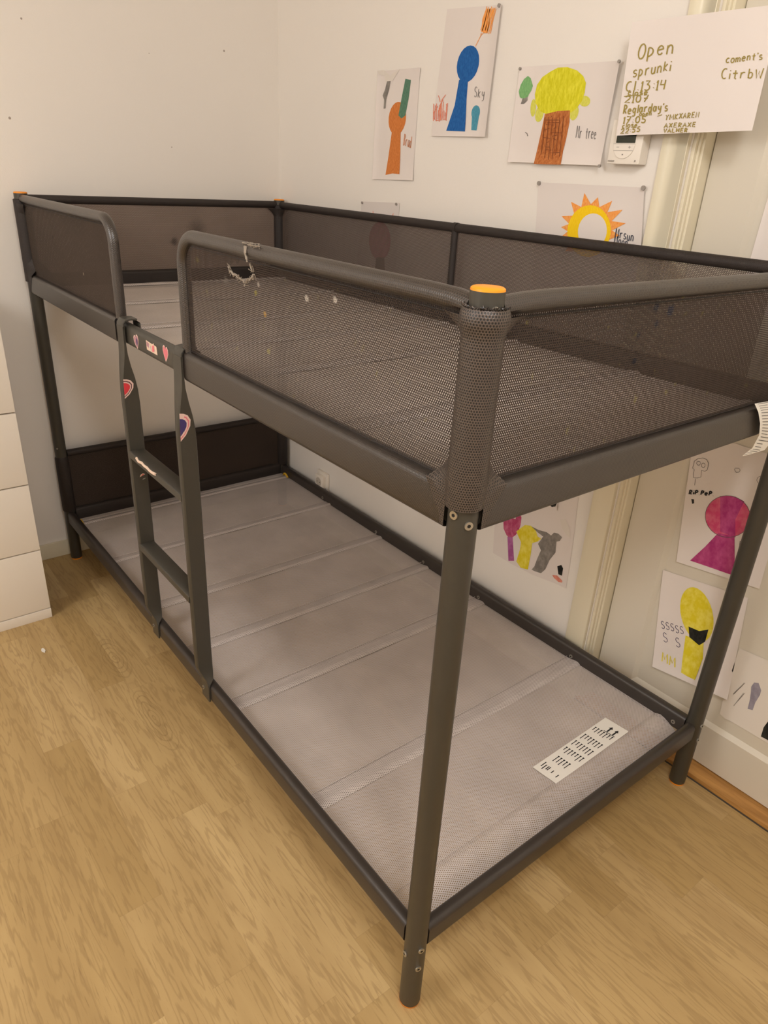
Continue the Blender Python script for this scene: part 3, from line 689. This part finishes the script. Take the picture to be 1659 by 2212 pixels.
# ------------------------------------------------------------------ handwriting: stroke letters on a 0..1 grid
def arc(cx, cy, rx, ry, a0, a1, n=9): return [(cx+rx*math.cos(math.radians(a0+(a1-a0)*k/n)), cy+ry*math.sin(math.radians(a0+(a1-a0)*k/n))) for k in range(n+1)]
G = {
 'O': [arc(.5, .5, .42, .5, 100, 460, 14)], 'o': [arc(.5, .3, .38, .3, 100, 460, 10)], '0': [arc(.5, .5, .36, .5, 100, 460, 12)],
 'p': [[(.12, .6), (.14, -.32)], arc(.12, .3, .62, .3, 88, -88, 8)], 'P': [[(.15, 0), (.18, 1)], [(.18, .98)]+arc(.18, .72, .66, .26, 80, -90, 8)],
 'e': [[(.12, .32), (.82, .36)]+arc(.47, .3, .36, .3, 12, 320, 9)], 'n': [[(.15, 0), (.15, .6)], [(.15, .42)]+arc(.48, .32, .32, .28, 150, 0, 6)+[(.82, 0)]],
 's': [arc(.5, .45, .3, .15, 30, 250, 6)+arc(.5, .15, .34, .15, 90, -150, 6)], 'S': [arc(.5, .75, .34, .25, 30, 260, 7)+arc(.5, .25, .38, .26, 90, -150, 7)],
 'r': [[(.2, 0), (.2, .6)], [(.2, .38)]+arc(.6, .32, .4, .28, 160, 60, 5)], 'u': [[(.14, .6)]+arc(.46, .26, .32, .26, 180, 360, 7)+[(.8, .6), (.82, 0)]],
 'k': [[(.18, 0), (.18, .85)], [(.75, .6), (.2, .28), (.8, 0)]], 'K': [[(.15, 0), (.15, 1)], [(.8, 1), (.16, .5), (.85, 0)]], 'i': [[(.5, 0), (.5, .55)], [(.5, .78), (.52, .86)]],
 'C': [arc(.6, .5, .45, .5, 60, 300, 10)], 'c': [arc(.55, .3, .4, .3, 50, 310, 8)], 'l': [[(.5, 0), (.5, .95)]], '.': [[(.45, 0), (.55, .04)]], ':': [[(.45, .15), (.55, .2)], [(.45, .55), (.55, .6)]],
 '1': [[(.2, .75), (.52, 1), (.5, 0)], [(.15, 0), (.85, 0)]], '3': [[(.15, .98), (.75, 1), (.4, .6)]+arc(.42, .3, .4, .3, 80, -140, 8)], '4': [[(.2, 1), (.12, .5), (.8, .52)], [(.78, 1), (.72, 0)]],
 '2': [arc(.48, .72, .36, .28, 160, -20, 7)+[(.1, .02), (.9, .02)]], '7': [[(.1, 1), (.85, 1), (.35, 0)], [(.2, .5), (.8, .5)]], '5': [[(.8, 1), (.25, 1), (.2, .58)]+arc(.42, .3, .38, .3, 110, -150, 8)],
 'R': [[(.15, 0), (.18, 1)]+arc(.2, .74, .6, .26, 88, -88, 7)+[(.85, 0)]], 'g': [arc(.45, .32, .32, .27, 20, 380, 9), [(.78, .58), (.76, -.2)]+arc(.45, -.2, .32, .15, 0, -150, 5)],
 'a': [arc(.42, .3, .32, .3, 20, 380, 9), [(.78, .6), (.82, 0)]], 'd': [arc(.4, .3, .32, .3, 20, 380, 9), [(.78, 1), (.78, 0)]], 'y': [[(.15, .6), (.2, .25), (.5, .15), (.8, .35)], [(.82, .6), (.78, -.2), (.3, -.35)]],
 "'": [[(.5, .95), (.4, .75)]], 'Y': [[(.1, 1), (.45, .55), (.9, 1)], [(.45, .55), (.4, 0)]], 'M': [[(.08, 0), (.15, 1), (.5, .3), (.85, 1), (.92, 0)]], 'X': [[(.1, 1), (.9, 0)], [(.9, 1), (.1, 0)]],
 'A': [[(.05, 0), (.5, 1), (.92, 0)], [(.2, .4), (.8, .4)]], 'E': [[(.85, 1), (.2, 1), (.15, 0), (.85, 0)], [(.18, .52), (.75, .52)]], 'N': [[(.12, 0), (.15, 1), (.82, 0), (.88, 1)]],
 'V': [[(.1, 1), (.45, 0), (.9, 1)]], 'L': [[(.2, 1), (.15, 0), (.85, 0)]], 'H': [[(.15, 1), (.15, 0)], [(.85, 1), (.85, 0)], [(.15, .5), (.85, .5)]],
 'm': [[(.08, 0), (.08, .6)], [(.08, .45), (.28, .6), (.46, .45), (.46, 0)], [(.46, .45), (.68, .6), (.88, .45), (.9, 0)]], 't': [[(.5, .9), (.5, .1), (.75, .02)], [(.15, .6), (.85, .6)]],
 'w': [[(.05, .6), (.25, 0), (.5, .55), (.72, 0), (.95, .6)]], 'W': [[(.05, .9), (.25, 0), (.5, .75), (.72, 0), (.95, 1.0)]], 'b': [[(.2, .95), (.2, 0)], arc(.48, .3, .32, .3, 180, -180, 10)], 'T': [[(.05, 1), (.95, 1)], [(.5, 1), (.5, 0)]],
 'B': [[(.15, 0), (.15, 1)]+arc(.15, .76, .55, .24, 88, -88, 6)+arc(.15, .26, .65, .26, 88, -88, 6)], 'D': [[(.15, 0), (.15, 1)]+arc(.15, .5, .7, .5, 88, -88, 9)], ' ': [],
}

class Paper:
    """sheet of paper on a real plane; px corners TL TR BR BL; curl lifts it from the wall"""
    def __init__(s, name, label, cat, corners, y, mat='paper', curl=None, outline=None, n=18, group=None):
        s.y = y; s.c = [Vector((a, b, 0)) for a, b in corners]; s.curl = curl or (lambda a, t: 0.0)
        b = MB(); TL, TR, BR, BL = s.c
        rows = []
        for i in range(n+1):
            row = []
            for j in range(n+1):
                p = TL.lerp(TR, j/n).lerp(BL.lerp(BR, j/n), i/n); row.append(s.pt(p.x, p.y, 0))
            rows.append(row)
        b.grid(rows)
        if outline:
            b = MB(); pts = [s.pt(u, v, 0) for u, v in outline]
            for tri in tessellate_polygon([[Vector((u, v, 0)) for u, v in outline]]): b.face([pts[k] for k in tri])
        s.o = b.build(name, M[mat], None, smooth=True); tag(s.o, label, cat, group)
        s.layer = 0
    def st(s, u, v):
        TL, TR, BR, BL = s.c; ex = TR-TL; ey = BL-TL; d = Vector((u, v, 0))-TL
        det = ex.x*ey.y-ex.y*ey.x
        return (d.x*ey.y-d.y*ey.x)/det, (ex.x*d.y-ex.y*d.x)/det
    def pt(s, u, v, h):
        a, t = s.st(u, v); return ony(u, v, s.y-0.0012-s.curl(min(1.2, max(-.2, a)), min(1.2, max(-.2, t)))-h)
    def shape(s, name, polys, label=None):
        """polys: [(material, [px...])], later ones lie above"""
        b = MB(); mats = []
        for mt, pts in polys:
            if mt not in mats: mats.append(mt)
            s.layer += 1; loop = [s.pt(u, v, 0.0004+0.00005*s.layer) for u, v in pts]
            for tri in tessellate_polygon([[Vector((u, v, 0)) for u, v in pts]]): b.face([loop[k] for k in tri], None, mats.index(mt))
        o = b.build(name, mats, s.o, smooth=False, weld=False)
        if label: o['label'] = label
        return o
    def stroke(s, b, pts, w, jit=0.0):
        pts = [Vector((u, v, 0)) for u, v in pts]
        if len(pts) < 2: return
        L_, R_ = [], []
        for i, p in enumerate(pts):
            d = pts[min(i+1, len(pts)-1)]-pts[max(i-1, 0)]
            d = d.normalized() if d.length > 1e-6 else Vector((1, 0, 0)); nn = Vector((-d.y, d.x, 0))*w/2
            L_.append(s.pt(p.x+nn.x, p.y+nn.y, 0.0009+0.00004*s.layer)); R_.append(s.pt(p.x-nn.x, p.y-nn.y, 0.0009+0.00004*s.layer))
        b.grid([L_, R_])
    def lines(s, name, polylines, w, mat):
        b = MB(); s.layer += 1
        for l in polylines: s.stroke(b, l, w)
        return b.build(name, mat, s.o, smooth=False, weld=False)
    def write(s, jobs, mat, name='handwriting', wmul=1.0):
        """jobs: (text, (u0,v0), (u1,v1), height px, stroke px, up vector)"""
        b = MB(); s.layer += 1; rr = random.Random(len(jobs)*7+3)
        for text, p0, p1, h, w, upv in jobs:
            p0 = Vector((*p0, 0)); p1 = Vector((*p1, 0)); uv_ = Vector((*upv, 0)).normalized()*h
            wd = [0.45 if ch in "il.:'1" else (1.25 if ch in 'mwMW' else 1.0) for ch in text]; tot = sum(wd); acc = 0
            for ch, q in zip(text, wd):
                a = p0.lerp(p1, acc/tot); ex = (p1-p0)*(q*0.84/tot); acc += q
                dy = rr.uniform(-.06, .06)
                for pl in G.get(ch, []):
                    s.stroke(b, [((a+ex*x+uv_*(y+dy)).x, (a+ex*x+uv_*(y+dy)).y) for x, y in pl], w*wmul)
        return b.build(name, mat, s.o, smooth=False, weld=False)
    def pins(s, pts, r=0.004):
        for u, v in pts:
            b = MB(); c = s.pt(u, v, 0.0); b.disc(c, (0, -1, 0), r, 12, 0, 0.004); b.build('push_pin', M['pin'], s.o)
def zt(ox, oy, sc): return lambda *pts: [(ox+a*sc, oy+c*sc) for a, c in pts]
def ell(cx, cy, rx, ry, rot=0, n=22, k0=0, k1=360):
    cr, sr = math.cos(math.radians(rot)), math.sin(math.radians(rot))
    return [(cx+rx*math.cos(t)*cr-ry*math.sin(t)*sr, cy+rx*math.cos(t)*sr+ry*math.sin(t)*cr) for t in [math.radians(k0+(k1-k0)*k/n) for k in range(n)]]
def edge_curl(l=0, r=0, t=0, b=0, w=0.16):
    def f(a, q):
        e = lambda x: max(0.0, 1-x/w)**2
        return l*e(a)+r*e(1-a)+t*e(q)+b*e(1-q)
    return f
def scribble(poly_px, n, seed=1, vertical=True):
    return []

C = dict(
 orange=crayon_mat('crayon_orange', (196, 112, 52), (222, 140, 76)), blue=crayon_mat('crayon_blue', (24, 82, 150), (44, 110, 180)), teal=crayon_mat('crayon_teal', (62, 134, 160), (96, 164, 184)),
 green=crayon_mat('crayon_green', (78, 116, 96), (104, 142, 118)), leaf=crayon_mat('crayon_leaf', (110, 164, 104), (140, 190, 126)), yellow=crayon_mat('crayon_yellow', (206, 200, 30), (228, 222, 62), (160, 60)),
 pale=crayon_mat('crayon_pale_yellow', (206, 204, 78), (222, 220, 110)), brown=crayon_mat('crayon_brown', (166, 92, 44), (204, 132, 78), (420, 90)), bark=crayon_mat('crayon_bark', (112, 64, 40), (150, 84, 48)),
 sun=crayon_mat('crayon_sun', (244, 198, 14), (250, 214, 40)), ray=crayon_mat('crayon_ray', (238, 140, 60), (246, 186, 110)), red=crayon_mat('crayon_red', (222, 110, 80), (238, 160, 130)),
 pink=wash_mat('paint_pink', (176, 66, 106), (204, 112, 142)), magenta=wash_mat('crayon_magenta', (166, 52, 112), (190, 84, 134)), magl=wash_mat('crayon_magenta_light', (204, 70, 112), (214, 110, 134)), purple=wash_mat('paint_purple', (160, 84, 140), (184, 112, 164)),
 wyel=wash_mat('paint_yellow', (222, 204, 40), (236, 222, 96)), grey=wash_mat('paint_grey', (124, 118, 112), (152, 146, 138)), dark=wash_mat('paint_black', (28, 28, 26), (52, 52, 46)), salmon=wash_mat('paint_salmon', (214, 128, 108), (228, 156, 136)),
 steel=wash_mat('pen_grey_violet', (138, 132, 144), (160, 154, 164)))

# 1 narrow sheet: orange rounded shape on a stem
z = zt(780, 0, 0.25316)
p = Paper('child_drawing', 'narrow torn-top sheet with an orange shape and green strip, left of the blue one', 'drawing', z((140, 610), (505, 575), (440, 1540), (95, 1528)), YW, curl=edge_curl(l=0.006, t=0.004, b=0.003))
p.shape('coloured_figure', [(C['orange'], z(*ell(309, 1010, 74, 142, 6))), (C['orange'], z((262, 1128), (338, 1128), (335, 1300), (327, 1486), (268, 1480), (208, 1493), (234, 1330)))])
p.shape('green_strip', [(C['green'], z((378, 672), (425, 682), (404, 850), (378, 985), (345, 1012), (318, 985), (345, 840)))])
p.shape('grey_scribble', [(C['grey'], z((222, 690), (252, 690), (240, 760), (215, 850), (210, 925), (192, 928), (196, 850), (184, 815), (205, 760)))])
p.shape('torn_flap', [(M['paperd'], z((138, 604), (198, 600), (245, 645), (330, 588), (268, 690), (206, 694), (200, 645), (150, 636)))])
p.write([('Brud', z((358, 1240))[0], z((428, 1262))[0], 25, 1.2, (0.12, -1))], simple('pen_orange', (206, 140, 100), .7))
# 2 blue
p = Paper('child_drawing', 'sheet with a tall blue shape and orange scribble, highest on the wall', 'drawing', z((735, 78), (1195, 40), (1055, 1168), (598, 1160)), YW, curl=edge_curl(r=0.007, b=0.004))
p.shape('coloured_figure', [(C['blue'], z(*ell(912, 545, 92, 160, 12))), (C['blue'], z((836, 680), (912, 690), (900, 850), (886, 1122), (726, 1116), (798, 900)))])
p.shape('teal_figure', [(C['teal'], z(*ell(978, 960, 36, 62, 8))), (C['teal'], z((946, 985), (1006, 990), (985, 1113), (940, 1110)))])
rr = random.Random(4); ls = []
for k in range(13):
    x = 1075+k*6.5; ls.append(z((x+rr.uniform(-5, 5), 62+rr.uniform(-10, 20)), (x-25+rr.uniform(-5, 5), 170), (x-50+rr.uniform(-5, 5), 265+rr.uniform(-10, 25))))
p.lines('orange_scribble', ls, 1.5, C['ray'])
p.shape('orange_patch', [(C['ray'], z((1068, 70), (1100, 80), (1085, 180), (1070, 285), (1024, 270), (1035, 160)))])
p.lines('orange_string', [z((1060, 262), (1020, 305), (975, 395)), z((1020, 300), (1025, 280))], 1.2, C['ray'])
ls = [z((622+k*11+rr.uniform(-4, 4), 940+rr.uniform(-60, 20)-(40 if 3 < k < 8 else 0)), (618+k*11+rr.uniform(-4, 4), 1025+rr.uniform(-10, 12))) for k in range(11)]+[z((700, 850), (670, 900), (665, 1040)), z((722, 808), (690, 850), (672, 930)), z((660, 815), (675, 870)), z((655, 905), (622, 960), (618, 1010), (640, 1028), (725, 1020), (738, 880))]
p.lines('red_scribble', ls, 1.3, C['red'])
p.write([('Sky', z((960, 826))[0], z((1056, 836))[0], 22, 1.0, (0.1, -1))], M['pencil'])
p.pins(z((1182, 48)), 0.0045)
# 3 yellow tree
z = zt(1080, 100, 0.20795)
p = Paper('child_drawing', 'wide sheet with a yellow crowned tree on a brown trunk', 'drawing', z((205, 215), (1245, 150), (1040, 1240), (80, 1200)), YW, curl=edge_curl(l=0.006, r=0.012, b=0.006))
p.shape('tree_crown', [(C['pale'], z(*ell(345, 640, 28, 92, 4))), (C['pale'], z(*ell(410, 700, 42, 88, 12))), (C['pale'], z(*ell(770, 690, 44, 82, 14))), (C['pale'], z(*ell(880, 570, 58, 56, -20))),
    (C['yellow'], z((520, 265), (600, 222), (700, 216), (800, 250), (865, 310), (893, 380), (880, 480), (850, 570), (800, 640), (735, 690), (600, 695), (480, 705), (410, 670), (370, 590), (362, 500), (385, 400), (440, 320)))])
p.shape('tree_trunk', [(C['brown'], z((465, 705), (600, 672), (728, 666), (722, 790), (690, 950), (655, 1090), (630, 1230), (350, 1222), (385, 1080), (430, 880)))])
rr = random.Random(9)
p.lines('bark_hatching', [z((lerp(430, 640, rr.random()), y), (lerp(470, 660, rr.random()), y+rr.uniform(-25, 25))) for y in range(740, 1200, 26)]+[z((470+k*38, 720+rr.uniform(0, 30)), (425+k*38, 1190-rr.uniform(0, 60))) for k in range(6)], 1.3, C['bark'])
p.shape('small_tree', [(C['leaf'], z((290, 308), (318, 330), (342, 410), (325, 460), (300, 500), (285, 540), (225, 540), (206, 530), (195, 470), (215, 400), (250, 340))), (C['grey'], z((240, 462), (292, 455), (286, 560), (252, 596), (216, 598), (235, 540)))])
p.write([('Mr tree', z((785, 950))[0], z((1000, 968))[0], 26, 1.1, (0.12, -1))], M['pencil'])
p.lines('pencil_tick', [z((262, 893), (280, 905), (288, 932))], 1.3, M['pencil'])
p.pins(z((214, 234), (1243, 158), (1038, 1243)), 0.0035)
# 4 sun
SY = YW
p = Paper('child_drawing', 'sheet with an orange rayed yellow sun, behind the top rail', 'drawing', z((402, 1412), (1500, 1468), (1440, 2560), (330, 2480)), SY, curl=edge_curl(t=0.003, r=0.004))
cx, cy = 925, 1920; polys = []
for ang, ln, wd in ((-172, 300, 45), (-152, 330, 50), (-122, 360, 55), (-97, 400, 58), (-75, 365, 60), (-52, 400, 62), (-32, 420, 66), (-12, 400, 60), (8, 330, 60), (170, 290, 50), (40, 330, 60), (140, 330, 60)):
    a = math.radians(ang); n1 = a+math.pi/2; bx, by = cx+205*math.cos(a), cy+250*math.sin(a)
    polys.append((C['ray'], z((bx+wd*math.cos(n1), by+wd*math.sin(n1)), (cx+ln*math.cos(a)*0.98, cy+ln*math.sin(a)), (bx-wd*math.cos(n1), by-wd*math.sin(n1)))))
polys.append((C['sun'], z(*ell(cx, cy, 225, 270, 8, 30)))); polys.append((M['paper'], z(*ell(cx+35, cy, 150, 185, 8, 26))))
p.shape('sun', polys)
p.write([('Mrsun', z((1190, 1985))[0], z((1390, 2030))[0], 20, 1.7, (0.15, -1)), ('Moon', z((1180, 2050))[0], z((1330, 2075))[0], 18, 1.7, (0.15, -1))], simple('navy_pen', (56, 60, 76), .7))
p.pins(z((410, 1422), (1494, 1472)), 0.0052)
# 5 sheet mostly behind the back mesh
z = zt(560, 400, 0.3255)
p = Paper('child_drawing', 'small sheet with red points, mostly hidden behind the back mesh', 'drawing', z((680, 108), (930, 118), (905, 620), (640, 600)), YW, curl=edge_curl(t=0.003))
p.shape('red_points', [(C['red'], z((748, 235), (755, 165), (766, 240))), (C['red'], z((868, 240), (890, 182), (888, 245))), (C['red'], z((815, 240), (822, 205), (828, 240))), (C['red'], z((838, 240), (848, 210), (850, 240)))])
p.shape('coloured_figure', [(C['pink'], z(*ell(800, 370, 72, 128, 0))), (C['dark'], z((775, 480), (830, 480), (835, 590), (765, 590)))])
p.pins(z((686, 116), (912, 126)), 0.004)
# 6 big sign
z = zt(1300, 0, 0.2164)
def sign_curl(a, q): return 0.012*math.sin(math.pi*min(1, max(0, a)))*0.3+0.010*max(0, 1-a/0.25)**2+0.010*(1-q)*max(0, 1-a/0.4)+0.006*q
p = Paper('handwritten_sign', 'large white paper with olive handwriting stuck over the door frame', 'sign', [(1365, 48), (1690, 8), (1624.6, 282), (1331, 293)], YW-0.034, curl=sign_curl, n=24)
U = (0.17, -1)
p.write([('Open', z((350, 588))[0], z((730, 528))[0], 33, 2.2, U), ('sprunki', z((300, 768))[0], z((695, 702))[0], 25, 1.9, U), ('Cl.13:14', z((228, 908))[0], z((650, 892))[0], 21, 2.0, U), ('close', z((255, 950))[0], z((465, 945))[0], 11, 1.9, U),
 ('2107', z((222, 1026))[0], z((475, 1018))[0], 15, 2.0, U), ("Reglarday's", z((208, 1140))[0], z((665, 1105))[0], 19, 2.0, U), ('open', z((370, 1160))[0], z((500, 1150))[0], 10, 1.6, U), ('17:05', z((208, 1230))[0], z((450, 1225))[0], 14, 2.0, U),
 ('close', z((200, 1278))[0], z((358, 1268))[0], 11, 1.6, U), ('22:55', z((182, 1336))[0], z((390, 1312))[0], 10.5, 1.7, U), ('YMKXAREN', z((630, 1198))[0], z((975, 1168))[0], 11.5, 1.6, U), ('AXERAXE', z((618, 1276))[0], z((945, 1262))[0], 9.5, 1.6, U),
 ('VALHER.', z((612, 1322))[0], z((880, 1318))[0], 8.5, 1.8, U), ("coment's", z((1232, 632))[0], z((1612, 588))[0], 17, 1.8, U), ('CitrbW', z((1180, 792))[0], z((1620, 775))[0], 22, 1.9, U)], M['olive'], wmul=1.35)
p.lines('underline', [z((222, 962), (330, 950)), z((555, 1160), (600, 1145))], 1.7, M['olive'])
# 7 watercolour with three blobs
z = zt(1040, 1040, 0.15672)
p = Paper('child_painting', 'watercolour sheet with pink, yellow and grey blobs beside the door frame', 'drawing', z((190, 330), (1340, 330), (1165, 1475), (158, 985)), YW, curl=edge_curl(),
          outline=z((205, 300), (1345, 150), (1290, 620), (1240, 1000), (1165, 1475), (1000, 1400), (700, 1285), (420, 1140), (158, 985), (180, 640)))
p.shape('pink_blob', [(C['pink'], z((300, 470), (330, 400), (400, 400), (415, 500), (470, 520), (485, 445), (530, 430), (552, 500), (540, 600), (505, 690), (470, 740), (400, 790), (345, 740), (305, 650))), (C['purple'], z((358, 760), (430, 770), (450, 1095), (372, 1095)))])
p.shape('yellow_blob', [(C['wyel'], z((545, 640), (600, 600), (680, 610), (750, 680), (775, 760), (825, 790), (770, 830), (700, 850), (680, 1000), (640, 1215), (540, 1190), (480, 1100), (530, 940), (545, 840), (480, 690)))])
p.shape('grey_blob', [(C['grey'], z((690, 620), (790, 670), (900, 700), (960, 745), (1000, 705), (1060, 720), (1112, 770), (1080, 820), (1035, 830), (1020, 980), (940, 1080), (880, 1210), (820, 1265), (740, 1240), (690, 1215), (730, 1170), (770, 1060), (820, 950), (780, 860), (850, 760), (760, 690)))])
p.shape('dark_spot', [(C['dark'], z((1045, 1170), (1100, 1150), (1125, 1200), (1108, 1300), (1060, 1280))), (C['salmon'], z((975, 1290), (1040, 1295), (1115, 1370), (1110, 1395), (1060, 1385), (1000, 1330)))])
p.shape('torn_patch', [(M['paperd'], z((1085, 525), (1160, 520), (1215, 640), (1225, 775), (1160, 730), (1110, 640)))])
# 8 small sheet overlapping it, under the beam
p = Paper('child_painting', 'small sheet with a black blot peeking below the upper beam', 'drawing', z((720, 40), (1080, 40), (1035, 402), (700, 310)), YW-0.006, curl=edge_curl())
p.shape('black_blot', [(C['dark'], z((905, 262), (960, 225), (1010, 245), (1045, 290), (1020, 345), (970, 352), (930, 315)))])
# 9 purple sheet on the door
z = zt(1380, 940, 0.3255)
p = Paper('child_drawing', 'sheet on the door with a magenta round shape on a flared base', 'drawing', [(1500, 930), (1720, 1000), (1640, 1272), (1461, 1213)], YP, curl=edge_curl(l=0.004, b=0.002))
p.shape('coloured_figure', [(C['magl'], z(*ell(590, 540, 150, 138, 10, 28))), (C['magenta'], z((540, 405), (640, 408), (700, 440), (640, 560), (640, 680), (540, 640))), (C['magenta'], z((525, 650), (635, 672), (636, 935), (480, 880), (340, 832), (440, 740)))])
p.lines('pen_outline', [z(*(ell(590, 540, 150, 138, 10, 28)+ell(590, 540, 150, 138, 10, 28)[:1]))], 1.0, M['pencil'])
z2 = zt(1480, 940, 0.1079)
p.lines('pencil_doodle', [z2((185, 520), (250, 475), (350, 455), (430, 490), (465, 560), (455, 640), (440, 700), (395, 722), (325, 705), (315, 840), (240, 858), (165, 850), (160, 780), (185, 690), (145, 660), (170, 590), (185, 520)), z2(*ell(268, 562, 38, 40)), z2(*ell(362, 605, 36, 44)), z2((205, 870), (190, 1005)),
    z2((985, 690), (1000, 660), (1080, 665), (1100, 700), (1080, 740), (1020, 745), (985, 690)), z2(*(ell(1520, 900, 85, 78)+[(1605, 900)]))], 0.9, M['pencil'])
p.write([('RiP.PeP.', z((330, 392))[0], z((500, 402))[0], 9, 2.8, (0.2, -1)), ('Du', z((664, 732))[0], z((730, 748))[0], 10, 1.0, (0.1, -1))], M['ink'])
p.shape('ink_block', [(M['ink'], z((348, 424), (366, 426), (366, 452), (354, 456)))])
# 10 yellow sheet on the door
p = Paper('child_drawing', 'sheet on the door with a yellow oval on a stalk, below the magenta one', 'drawing', [(1432, 1231), (1616, 1292), (1571, 1512), (1409, 1440)], YP, curl=edge_curl(l=0.003, b=0.005))
p.shape('coloured_figure', [(C['wyel'], z(*ell(385, 1190, 105, 185, -14, 28))), (C['wyel'], z((310, 1330), (430, 1370), (425, 1480), (372, 1625), (320, 1600), (280, 1575), (290, 1480)))])
p.shape('dark_patch', [(C['dark'], z((330, 1270), (400, 1300), (462, 1290), (440, 1370), (400, 1395), (335, 1340)))])
p.write([('SSSSS', z((148, 1280))[0], z((305, 1325))[0], 16, 1.2, (-0.1, -1)), ('S S', z((160, 1368))[0], z((285, 1412))[0], 20, 1.2, (-0.1, -1))], simple('violet_pen', (84, 78, 104), .7))
p.write([('MM', z((150, 1500))[0], z((250, 1545))[0], 20, 2.4, (0.05, -1))], C['wyel'], 'yellow_marks')
# 11 grey sheet at the right edge
p = Paper('child_drawing', 'torn-edged sheet with small grey figures low on the door at the right edge', 'drawing', [(1597, 1400), (1720, 1452), (1700, 1628), (1560, 1545)], YP, 'paperd', curl=edge_curl(),
          outline=[(1597, 1400), (1659, 1427), (1720, 1452), (1700, 1628), (1659, 1606), (1577, 1557), (1566, 1553), (1555, 1542), (1561, 1512), (1573, 1510), (1574, 1470)])
z3 = zt(1400, 1380, 0.1989)
p.shape('grey_figure', [(C['steel'], z3((1120, 520), (1150, 475), (1200, 480), (1228, 560), (1215, 610), (1185, 660), (1165, 690), (1135, 775), (1080, 760), (1105, 660), (1115, 590)))])
p.shape('dark_figure', [(C['dark'], z3((1225, 1060), (1255, 960), (1330, 860), (1400, 860), (1400, 1180), (1300, 1100)))])
rr = random.Random(8)
p.lines('smudge', [z3((1050+rr.uniform(-8, 8), 480+rr.uniform(-8, 8)), (930+rr.uniform(-8, 8), 600+rr.uniform(-8, 8))) for k in range(4)]+[z3((1045+rr.uniform(-8, 8), 590+rr.uniform(-8, 8)), (930, 730+rr.uniform(-8, 8))) for k in range(3)], 1.2, simple('pencil_soft', (176, 168, 158), .8))
# 12 blank sheet at the top right on the door
p = Paper('paper_sheet', 'blank white sheet on the door at the right edge above the bed', 'paper', [(1672, 380), (1760, 395), (1720, 700), (1590, 665)], YP, curl=edge_curl(l=0.003))

# ------------------------------------------------------------------ thermostat
yF = YW-0.030
BLc, BRc, TRc = ony(1310, 354, yF), ony(1376, 355, yF), ony(1386, 268, yF)
x0, x1, z0 = BLc.x, BRc.x+0.004, (BLc.z+BRc.z)/2; z1 = z0+(x1-x0)*1.05
t = thing('thermostat', 'white wall thermostat with a dark display peeking below the handwritten sign', 'thermostat', ((x0+x1)/2, YW, z0))
b = MB(); b.box(x0, x1, yF, YW-0.0005, z0, z1); put(b.build('housing', M['white'], bevel=0.003), t)
w = x1-x0; cxm = x0+w*0.47
b = MB(); b.box(x0+w*0.20, x0+w*0.78, yF-0.0016, yF+0.001, z0+w*0.50, z0+w*0.84); put(b.build('display', simple('lcd_dark', (46, 52, 40), 0.25), bevel=0.001), t)
b = MB()
pr = [(cxm+w*0.33*math.cos(math.radians(a)), z0+w*0.47+w*0.34*math.sin(math.radians(a))) for a in range(180, 361, 12)]
b.face([(x, yF-0.0022, z) for x, z in pr]);
for k in range(len(pr)-1): b.face([(pr[k][0], yF-0.0022, pr[k][1]), (pr[k+1][0], yF-0.0022, pr[k+1][1]), (pr[k+1][0], yF, pr[k+1][1]), (pr[k][0], yF, pr[k][1])])
put(b.build('button_pad', M['white'], smooth=False), t)
b = MB()
for (xa, xb, za, zb) in ((-.33, .33, .473, .480), (-.30, .30, .315, .322), (-.22, -.14, .395, .405), (.14, .22, .395, .405), (.175, .185, .365, .435), (-.02, .02, .21, .24), (-.42, -.24, .06, .085), (.40, .42, .06, .10)):
    b.box(cxm+w*xa, cxm+w*xb, yF-0.0027, yF-0.0020 if za > .2 else yF+0.0005, z0+w*za, z0+w*zb)
put(b.build('printing', M['pin'], smooth=False), t)
# ------------------------------------------------------------------ wall socket
c = Vector((0.290, YW, 0.222))
t = thing('wall_socket', 'white wall socket low on the back wall behind the lower bunk', 'socket', c)
b = MB(); b.box(c.x-0.040, c.x+0.040, YW-0.012, YW-0.0005, c.z-0.041, c.z+0.041); put(b.build('cover_plate', M['white'], bevel=0.003), t)
b = MB(); b.box(c.x-0.028, c.x+0.028, YW-0.030, YW-0.011, c.z-0.028, c.z+0.028); put(b.build('socket_insert', M['white'], bevel=0.004), t)
b = MB(); b.disc((c.x, YW-0.0302, c.z), (0, -1, 0), 0.0195, 22); put(b.build('round_recess', simple('socket_recess', (196, 186, 172), .5)), t)
b = MB()
for dx in (-0.0095, 0.0095): b.disc((c.x+dx, YW-0.0306, c.z), (0, -1, 0), 0.0026, 10)
put(b.build('pin_hole', M['black']), t)
# scrap on the floor
b = MB(); c = onz(94, 1405, 0.001); rr = random.Random(6)
ring = [(c.x+rr.uniform(.6, 1.1)*0.010*math.cos(a)*1.5, c.y+rr.uniform(.6, 1.1)*0.006*math.sin(a), 0.0012+rr.uniform(0, .0012)) for a in [k*0.63 for k in range(10)]]
b.face(ring); low_ = [(x, y, 0.0002) for x, y, z_ in ring]
for k in range(10): b.face([ring[k], ring[(k+1) % 10], low_[(k+1) % 10], low_[k]])
tag(b.build('paper_scrap', M['label'], smooth=False), 'tiny white scrap lying on the floor in front of the drawers', 'scrap')
